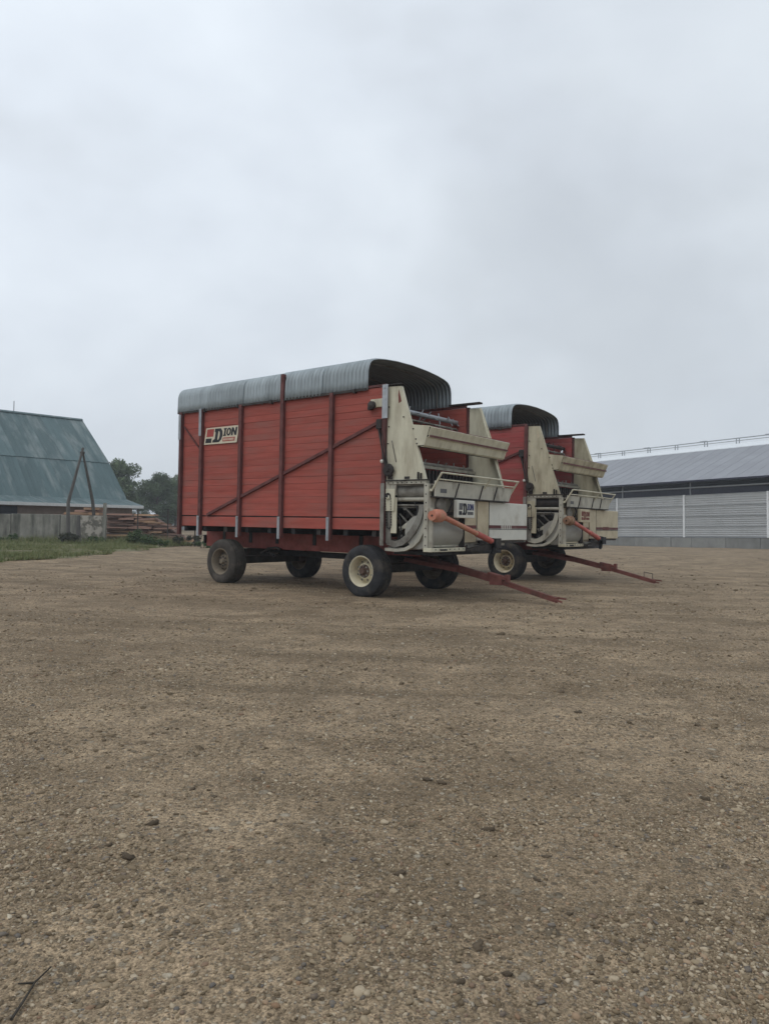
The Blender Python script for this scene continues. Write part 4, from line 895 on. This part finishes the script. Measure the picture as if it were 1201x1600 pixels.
    P('spring', MB().tube([(.30 + .02 * math.sin(i * 1.6) + i * .0045, -1.32 + .02 * math.cos(i * 1.6), 1.52 - i * .004) for i in range(60)], .005, 5), M_GREY, R)
    P('grease_line', MB().tube([(.62, -1.34, 1.72), (.70, -1.36, 1.60), (.74, -1.37, 1.40), (.66, -1.38, 1.22), (.50, -1.38, 1.12), (.36, -1.37, 1.10)], .011, 6), M_BLACK, R, smooth=True)
    P('grease_line', MB().tube([(.20, -1.35, 1.60), (.34, -1.37, 1.44), (.38, -1.37, 1.20), (.30, -1.37, 1.05)], .011, 6), M_BLACK, R, smooth=True)
    bh = MB()
    for k in range(8): bh.lathe([(0, .012), (-.009, .011), (-.010, 0)], 6, (.925, -1.426, .98 + k * .145)); bh.lathe([(0, .012), (-.009, .011), (-.010, 0)], 6, (.12 + k * .10, -1.426, 2.055))
    for k in range(7): bh.lathe([(0, .012), (.009, .011), (.010, 0)], 6, (1.05, -1.30 + k * .15, .91), 'x')
    P('bolt_heads', bh, M_DARK, R, kind='stuff')
    # ---- cross conveyor front
    tan = M_TAN if second else M_CREAM
    P('front_panel', MB().box(.90, .93, -1.36, 1.36, .95, 1.99), M_CREAMD if not second else M_TAN, R)
    P('auger_drum', MB().lathe([(-1.36, .0), (-1.36, .29), (-.38, .29), (-.38, .0)], 36, (.74, 0, 1.20)), M_DRUM, R, smooth=True)
    P('drum_end_plate', MB().box(.93, 1.04, -.372, -.345, .90, 1.50), M_DARK, R); P('drum_end_plate', MB().box(.93, 1.045, -1.40, -1.365, .88, 1.62), M_CREAMD, R)
    P('lower_channel', MB().box(.88, 1.05, -1.43, -.33, .868, .935, .006), cream, R)
    P('data_plate', MB().box(1.0505, 1.053, -1.16, -.93, .887, .915), M_INK, R)
    P('discharge_chute', MB().box(.55, 1.0, .155, 2.20, 1.05, 1.79, .01), tan if second else M_CHUTE, R)
    P('chute_panel', MB().box(.55, .985, -.34, .148, 1.02, 1.785, .008), M_TAN, R)
    P('chute_strap', MB().box(1.001, 1.012, .155, .56, 1.12, 1.785), M_TAN, R)
    P('chute_seam', MB().box(1.001, 1.006, .575, .60, 1.06, 1.79), M_DARK, R)
    P('chute_stripe', MB().box(1.001, 1.005, .61, 2.19, 1.285, 1.345), M_STRIPE, R); P('chute_stripe', MB().box(.986, .990, -.33, .145, 1.275, 1.335), M_STRIPE, R)
    P('chute_line', MB().box(1.001, 1.006, .61, 2.19, 1.262, 1.278), M_INKG, R)
    lt = MB()
    for k in range(6): lt.box(1.0055, 1.008, 1.08 + k * .075, 1.08 + k * .075 + .035, 1.27, 1.36)
    P('chute_lettering', lt, M_CHUTE if not second else M_INKBR, R)
    P('chute_foot', MB().box(.6, .98, .3, 2.1, 1.0, 1.045), M_DARK, R)
    P('hopper_panel', MB().prism([(-1.36, 1.80), (1.24, 1.80), (1.41, 2.08), (-1.36, 2.08)], 'x', 1.045, 1.075), M_CREAMD, R)
    P('hopper_shelf', MB().box(.935, 1.09, -1.36, 1.24, 1.795, 1.815), M_DARK, R)
    for y in (-.72, .12, .66): P('hopper_rib', MB().bar((1.083, y - .04, 1.82), (1.083, y + .09, 2.07), .012, .028, (1, 0, 0)), M_DARK, R)
    P('warning_label', MB().box(1.0755, 1.078, -1.22, -1.02, 1.88, 1.95), M_INKG, R)
    # guard rails
    A, B = Vector((1.0, 0, 1.93)), Vector((1.20, 0, 2.21))
    for t in (.30, .62, 1.0):
        q = A.lerp(B, t); P('guard_rail', MB().tube([(q.x, -1.37, q.z), (q.x, 1.40, q.z)], .017 if t == 1 else .014, 6), M_CREAM, R)
    for y in (-1.37, .28, 1.38):
        P('guard_bracket', MB().tube([(A.x, y - .0, A.z - .02), (B.x, y, B.z)], .018, 6).box(.93, 1.02, y - .02, y + .02, 1.90, 1.94), M_CREAM, R)
    # control box with the maker's name
    bx = M_CHUTE if not second else M_TAN
    cb = P('control_box', MB().box(1.08, 1.16, -.80, -.20, 1.46, 1.775, .01), bx, R)
    if second: logo(cb, (1.161 - .012, -.77, 1.49), (0, 1, 0), (1, 0, 0), .54, .25, M_INKBR, M_INKBR, M_INKBR, M_INKBR, None, 0)
    else: logo(cb, (1.161 - .012, -.77, 1.49), (0, 1, 0), (1, 0, 0), .54, .25, M_INK, M_INKG, M_INKG, M_INKB, None, 0)
    P('box_support', MB().box(.93, 1.08, -.78, -.7, 1.5, 1.56).box(.93, 1.08, -.3, -.22, 1.5, 1.56), M_DARK, R)
    P('shield_disc', MB().lathe([(0, .0), (0, .14), (.03, .145), (.05, .13), (.055, 0)], 24, (.94, -1.02, 1.68), 'x'), M_GREY, R, smooth=True)
    P('hydraulic_hose', MB().tube([(.96, -1.0, 1.82), (1.06, -.92, 1.84), (1.07, -.84, 1.70), (1.02, -.88, 1.55), (.96, -.9, 1.52)], .014, 6), M_BLACK, R, smooth=True)
    # pto shaft stowed across the front
    P('pto_guard', MB().lathe([(-1.60, .02), (-1.60, .085), (-1.50, .09), (-1.49, .112), (-1.34, .112), (-1.25, .075), (-1.24, .03)], 20, (1.10, .10, 1.485)), M_ORANGE if not second else M_BROWNP, R, smooth=True)
    a, b = Vector((1.12, -1.18, 1.47)), Vector((1.20, .38 if not second else .30, 1.04 if not second else 1.06))
    P('pto_shaft', MB().tube([a, a.lerp(b, .72)], .046, 12), M_ORANGE if not second else M_PINKRED, R, smooth=True)
    P('pto_sleeve', MB().tube([a.lerp(b, .66), a.lerp(b, .98)], .056, 12), M_PINKRED, R, smooth=True)
    P('pto_yoke', MB().bar(a.lerp(b, .96), b + Vector((.01, .16, .0)), .09, .10).box(1.13, 1.16, .38, .62, .88, 1.09).box(1.24, 1.27, .40, .60, .92, 1.10).bar((1.2, .5, 1.0), (1.18, .42, .80), .05, .05), M_BLACK, R)
    P('stow_bracket', MB().prism([(-.33, .90), (.35, 1.0), (.42, .97), (.50, .88), (-.33, .865)], 'x', .94, 1.16), M_DARK, R)
    P('support_bar', MB().bar((1.0, -.2, .95), (1.12, .62, .93), .04, .05).bar((.95, .55, .98), (.6, 1.1, 1.1), .04, .05), M_GREY, R)
    # ---- chassis
    for y in (-.5, .5): P('sill_beam', MB().box(-5.95, .2, y - .045, y + .045, .74, 1.09, .006), M_SILL, R)
    for x in (-5.3, -4.4, -3.55, -2.45, -1.2): P('gusset', MB().box(x - .045, x + .045, -.56, -.547, .86, 1.11), M_BLACK, R)
    P('rear_crossbar', MB().box(-5.99, -5.955, -.6, .6, .80, 1.0), M_BLACK, R)
    P('reach_tube', MB().box(-4.5, -.5, -.06, .06, .58, .70, .008), M_BLACK, R)
    for x in (-4.44, -.57):
        P('axle', MB().box(x - .07, x + .07, -.98, .98, .40, .56, .01).box(x - .10, x + .10, -.72, .72, .57, .735, .01), M_DARK, R)
    P('turntable', MB().lathe([(.0, .0), (.0, .36), (.05, .36), (.05, 0)], 24, (-.57, 0, .60), 'z'), M_DARK, R)
    P('under_frame', MB().box(.1, .95, -1.2, 1.2, .80, .86), M_BLACK, R)
    P('leaf_spring', MB().sheet([(-4.0, .62), (-3.75, .74), (-3.55, .76), (-3.4, .72)], 'y', -.62, -.56, .04), M_DARK, R)
    P('hanging_hook', MB().tube([(-3.78, -.55, .73), (-3.72, -.55, .62), (-3.66, -.55, .57), (-3.60, -.55, .60), (-3.60, -.55, .65)], .014, 6).tube([(-3.9, -.54, .66), (-3.5, -.54, .65)], .02, 6), M_DARK, R)
    if second:
        sp_ = [(-.57, -1.19, M_TYRE, M_RIM, M_HUB), (-.57, 1.19, M_TYRE, M_RIMB, M_HUB), (-4.44, -1.19, M_TYREB, M_RIMB, M_HUB), (-4.44, 1.19, M_TYRE, M_RIMB, M_HUB)]
    else:
        sp_ = [(-.52, -1.19, M_TYRE, M_RIM, M_HUB), (-.57, 1.19, M_TYRE, M_RIMB, M_HUB), (-4.44, -1.19, M_TYREB, M_RIMB, M_RIMB), (-4.44, 1.19, M_TYRE, M_RIMB, M_HUB)]
    for x, y, mt, mr_, mh in sp_:
        wheel(R, x, y, mt, mr_, mh, None if mt is M_TYRE else 'mud coated wheel with brown rim')
    # drawbar
    D = [Vector((-.45, 0, .58)), Vector((1.62, 0, .37)), Vector((2.68, 0, .075))]
    D = [Vector((-.30, 0, .72)), Vector((1.50, 0, .365)), Vector((2.68, 0, .085))]
    P('drawbar', MB().bar(D[0], D[1], .10, .12).bar((-.3, .33, .66), (.7, .04, .50), .06, .08).bar((-.3, -.33, .66), (.7, -.04, .50), .06, .08), M_DRAW, R)
    P('telescoping_tongue', MB().bar(D[0].lerp(D[1], .9), D[2], .075, .085), M_DRAW, R)
    mid = D[1]
    P('tongue_latch', MB().bar(mid + Vector((-.14, 0, .105)), mid + Vector((.22, 0, .03)), .14, .05).box(mid.x + .20, mid.x + .26, -.05, .05, mid.z - .03, mid.z + .10).box(mid.x - .1, mid.x + .15, -.065, -.05, mid.z - .09, mid.z + .09), M_DRAW, R)
    P('hitch_clevis', MB().bar(D[2] + Vector((-.1, .035, .05)), D[2] + Vector((.14, .035, .03)), .014, .03).bar(D[2] + Vector((-.1, -.035, .03)), D[2] + Vector((.10, -.035, -.02)), .014, .03), M_DRAW, R)
    if second: P('tongue_handle', MB().tube([(2.40, .05, .16), (2.40, .05, .30), (2.60, .05, .27), (2.60, .05, .12)], .010, 5), M_DARK, R)
    if not second:
        logo(R, (-4.985, -1.3995, 3.0), (1, 0, 0), (0, -1, 0), 1.08, .36, M_INK, M_INKR, M_INKR, M_INK, M_SIGN, .12)
        nd_ = MB()
        for k in range(9): nd_.box(-4.36 + k * .038, -4.36 + k * .038 + .022, -1.4175, -1.4160, 3.058, 3.105)
        P('small_print', nd_, M_SIGN, [c for c in R.children if c.name.startswith('sign_board')][0])
    return R
build_wagon((.8366, 13.828, 0), -.657, 'nearer red boarded forage wagon with a tall corrugated roof and a sign on its side', False)
build_wagon((4.2572, 18.5007, 0), -.655, 'farther red forage wagon half hidden behind the nearer one, with tan front chute', True)

# ---------------------------------------------------------------- damp air over the yard
hz = MB().box(-520, 520, -340, 480, -1.4, 13.5)
hm = bpy.data.materials.new('damp_air'); hm.use_nodes = True; ht = hm.node_tree
for n_ in list(ht.nodes):
    if n_.type == 'BSDF_PRINCIPLED': ht.nodes.remove(n_)
pv = ht.nodes.new('ShaderNodeVolumePrincipled'); pv.inputs['Color'].default_value = (0.86, 0.90, 0.94, 1); pv.inputs['Density'].default_value = 0.0014; pv.inputs['Anisotropy'].default_value = 0.0
ht.links.new(pv.outputs[0], [n_ for n_ in ht.nodes if n_.type == 'OUTPUT_MATERIAL'][0].inputs['Volume'])
link('haze', hz.mesh('haze'), hm, kind='stuff')
